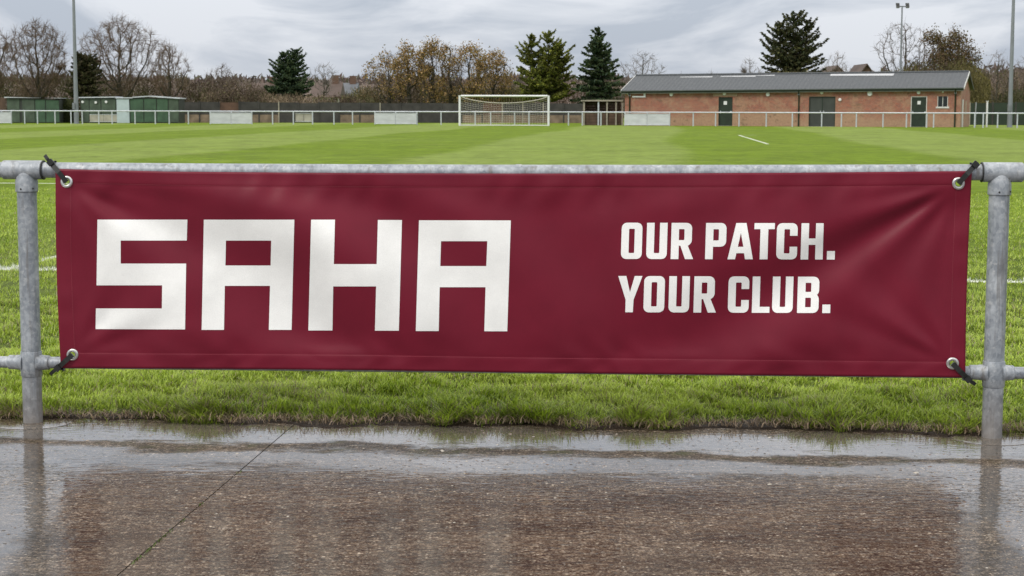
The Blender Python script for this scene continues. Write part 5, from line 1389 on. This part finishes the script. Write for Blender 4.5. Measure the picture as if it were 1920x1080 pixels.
kw2 = dict(kw); kw2['natt'] = 700; kw2['low'] = .12; kw2['group'] = 'brown leaved trees behind the right end of the roof'; kw2['lpal'] = [(.12, .095, .035), (.15, .10, .055), (.09, .08, .03), (.17, .115, .07)]
bare(1745, 60, 1708, 1784, 160, 37, 'olive brown leafy tree left of its twin behind the roof end', leaves=7500, r0=.26, lsize=.2, **kw2)
bare(1792, 58, 1756, 1842, 161, 38, 'rusty brown leafy tree right of its twin behind the roof end', leaves=8500, r0=.28, lsize=.2, **kw2)

def conifer(px, ytop, pxl, pxr, ybot, Y, seed, label, pal, peaks=((0, 1.0),), n_lay=22, droop=.25, dens=1.0, shape=.85, name='conifer', gap=.0, size=.22, up=.10):
    r = random.Random(seed); nr = np.random.default_rng(seed)
    H_ = top_h(px, ytop, Y); zb = zat(px, ybot, Y); W = (pxr - pxl) / 2 / FPX * Y * 1.22
    rt = tree_root(name, px, Y, label, 'tall conifers beyond the far fence')
    S = []; P = []; D = []
    for (ox, hf) in peaks:
        ox_ = ox / FPX * Y; Hh = H_ * hf; Wp = W * (1 if len(peaks) == 1 else .82)
        bend = lambda z: ox_ * min(1, max(0, z / Hh - .15) * 1.5)
        pts = [Vector((bend(z), r.uniform(-.05, .05), z)) for z in np.linspace(0, Hh, 9)]
        for i in range(8): S.append((pts[i], pts[i + 1], .24 * (1 - i / 8.6), .24 * (1 - (i + 1) / 8.6), 0))
        for _ in range(40): z = Hh - r.random() ** 1.3 * .9; P.append((bend(z) + r.gauss(0, .06 + .14 * (Hh - z)), r.gauss(0, .08), z)); D.append((r.gauss(0, .5), 0, 1))
        lay = int(n_lay * (1 if len(peaks) == 1 else .8)); z_ = zb
        for l in range(lay):
            q = (l + r.uniform(-.25, .25)) / lay; q = max(0, min(.985, q)); z = zb + (Hh - zb) * q
            L0 = Wp * ((1 - q) ** shape) * (1 if q > .10 else .85) + .10
            nb = max(4, int(8 * (1 - q * .5))); long_ = r.randrange(nb)
            for k in range(nb):
                if r.random() < gap: continue
                az = 6.283 * (k + r.uniform(-.3, .3)) / nb + l * 1.1; ln = L0 * (r.uniform(.62, .98) if k != long_ else r.uniform(1.0, 1.18))
                o = Vector((bend(z), 0, z)); m = 5; prev = o; tilt = up + .55 * q ** 1.5 + r.uniform(-.12, .14); ca, sa = math.cos(az), math.sin(az)
                for j in range(1, m + 1):
                    f = j / m; p = o + Vector((ca * ln * f, sa * ln * f, ln * (tilt * f - droop * f * f * (1.1 - q) + .16 * f ** 4)))
                    S.append((prev, p, .045 * (1 - (f - .2) * .85), .045 * (1 - f * .85), 1))
                    nn = int((3 + 17 * ln / 1.6 * (1 if f > .25 else .5)) * dens); hw = ln * .26 * math.sin(math.pi * min(1, f * .86 + .12)) + .05
                    for _ in range(nn):
                        w_ = r.random(); b = prev.lerp(p, w_); sd = r.uniform(-1, 1) * hw
                        P.append((b.x - sa * sd, b.y + ca * sd, b.z + r.gauss(-.04, .035) - abs(sd) * droop * .7)); D.append((ca * .7 - sa * sd * 2, sa * .7 + ca * sd * 2, -.30 + .5 * q))
                    prev = p
                P.append(tuple(prev)); D.append((ca, sa, .3))
    link('trunk', seg_mesh('trunk', S, (.05, .040, .030), (.085, .066, .048), M['bark'], 4), rt)
    P = np.array(P); n = len(P); cl = sines(P[:, 0] * 1.3, P[:, 2] * 1.6, seed, 8, .8, 4)
    c = pick(pal, n, nr) * (1 + .18 * cl)[:, None]
    quads('crown', P, nr.uniform(.6, 1.4, n) * size, c, M['leaf'], None, seed, 1.5, updir=np.array(D), parent=rt)
    return n
DK = [(.034, .062, .028), (.058, .092, .040), (.095, .128, .055), (.042, .068, .042)]
nn = []
nn.append(conifer(545, 92, 494, 590, 184, 166, 51, 'broad dark green conifer with two tips left of the house roofs', DK, ((-13, .96), (10, 1.0)), droop=.20, shape=.66, gap=.22))
nn.append(conifer(1019, 58, 962, 1078, 188, 164, 52, 'yellow green conifer with ragged top above the right goal post', [(.13, .155, .022), (.20, .21, .032), (.075, .095, .020), (.11, .11, .028)], ((-24, .95), (10, 1.0), (32, .88)), droop=.16, shape=.72, dens=.9, gap=.30, up=.2))
nn.append(conifer(1121, 52, 1074, 1172, 188, 163, 53, 'dark pointed spruce left of the long brick building', DK + [(.045, .055, .022)], ((0, 1.0),), droop=.30, shape=.80, gap=.15, n_lay=22, size=.25, dens=1.05))
nn.append(conifer(1484, 22, 1418, 1540, 150, 158, 54, 'tallest dark cedar like conifer standing behind the long roof', [(.034, .048, .022), (.055, .066, .028), (.085, .088, .030), (.065, .058, .026)], ((0, 1.0), (26, .92), (-24, .90)), droop=.14, shape=.58, gap=.42, dens=.8, up=.22))
conifer(158, 98, 122, 192, 178, 166, 55, 'dark olive yew between the two large bare trees on the left', [(.040, .046, .018), (.060, .060, .024), (.075, .062, .032)], ((-4, 1.0), (12, .95)), n_lay=18, shape=.5, dens=.8)
print('conifer sprays', nn)
tot = sum(len(o.data.polygons) for o in bpy.data.objects if o.type == 'MESH'); print('faces', tot)
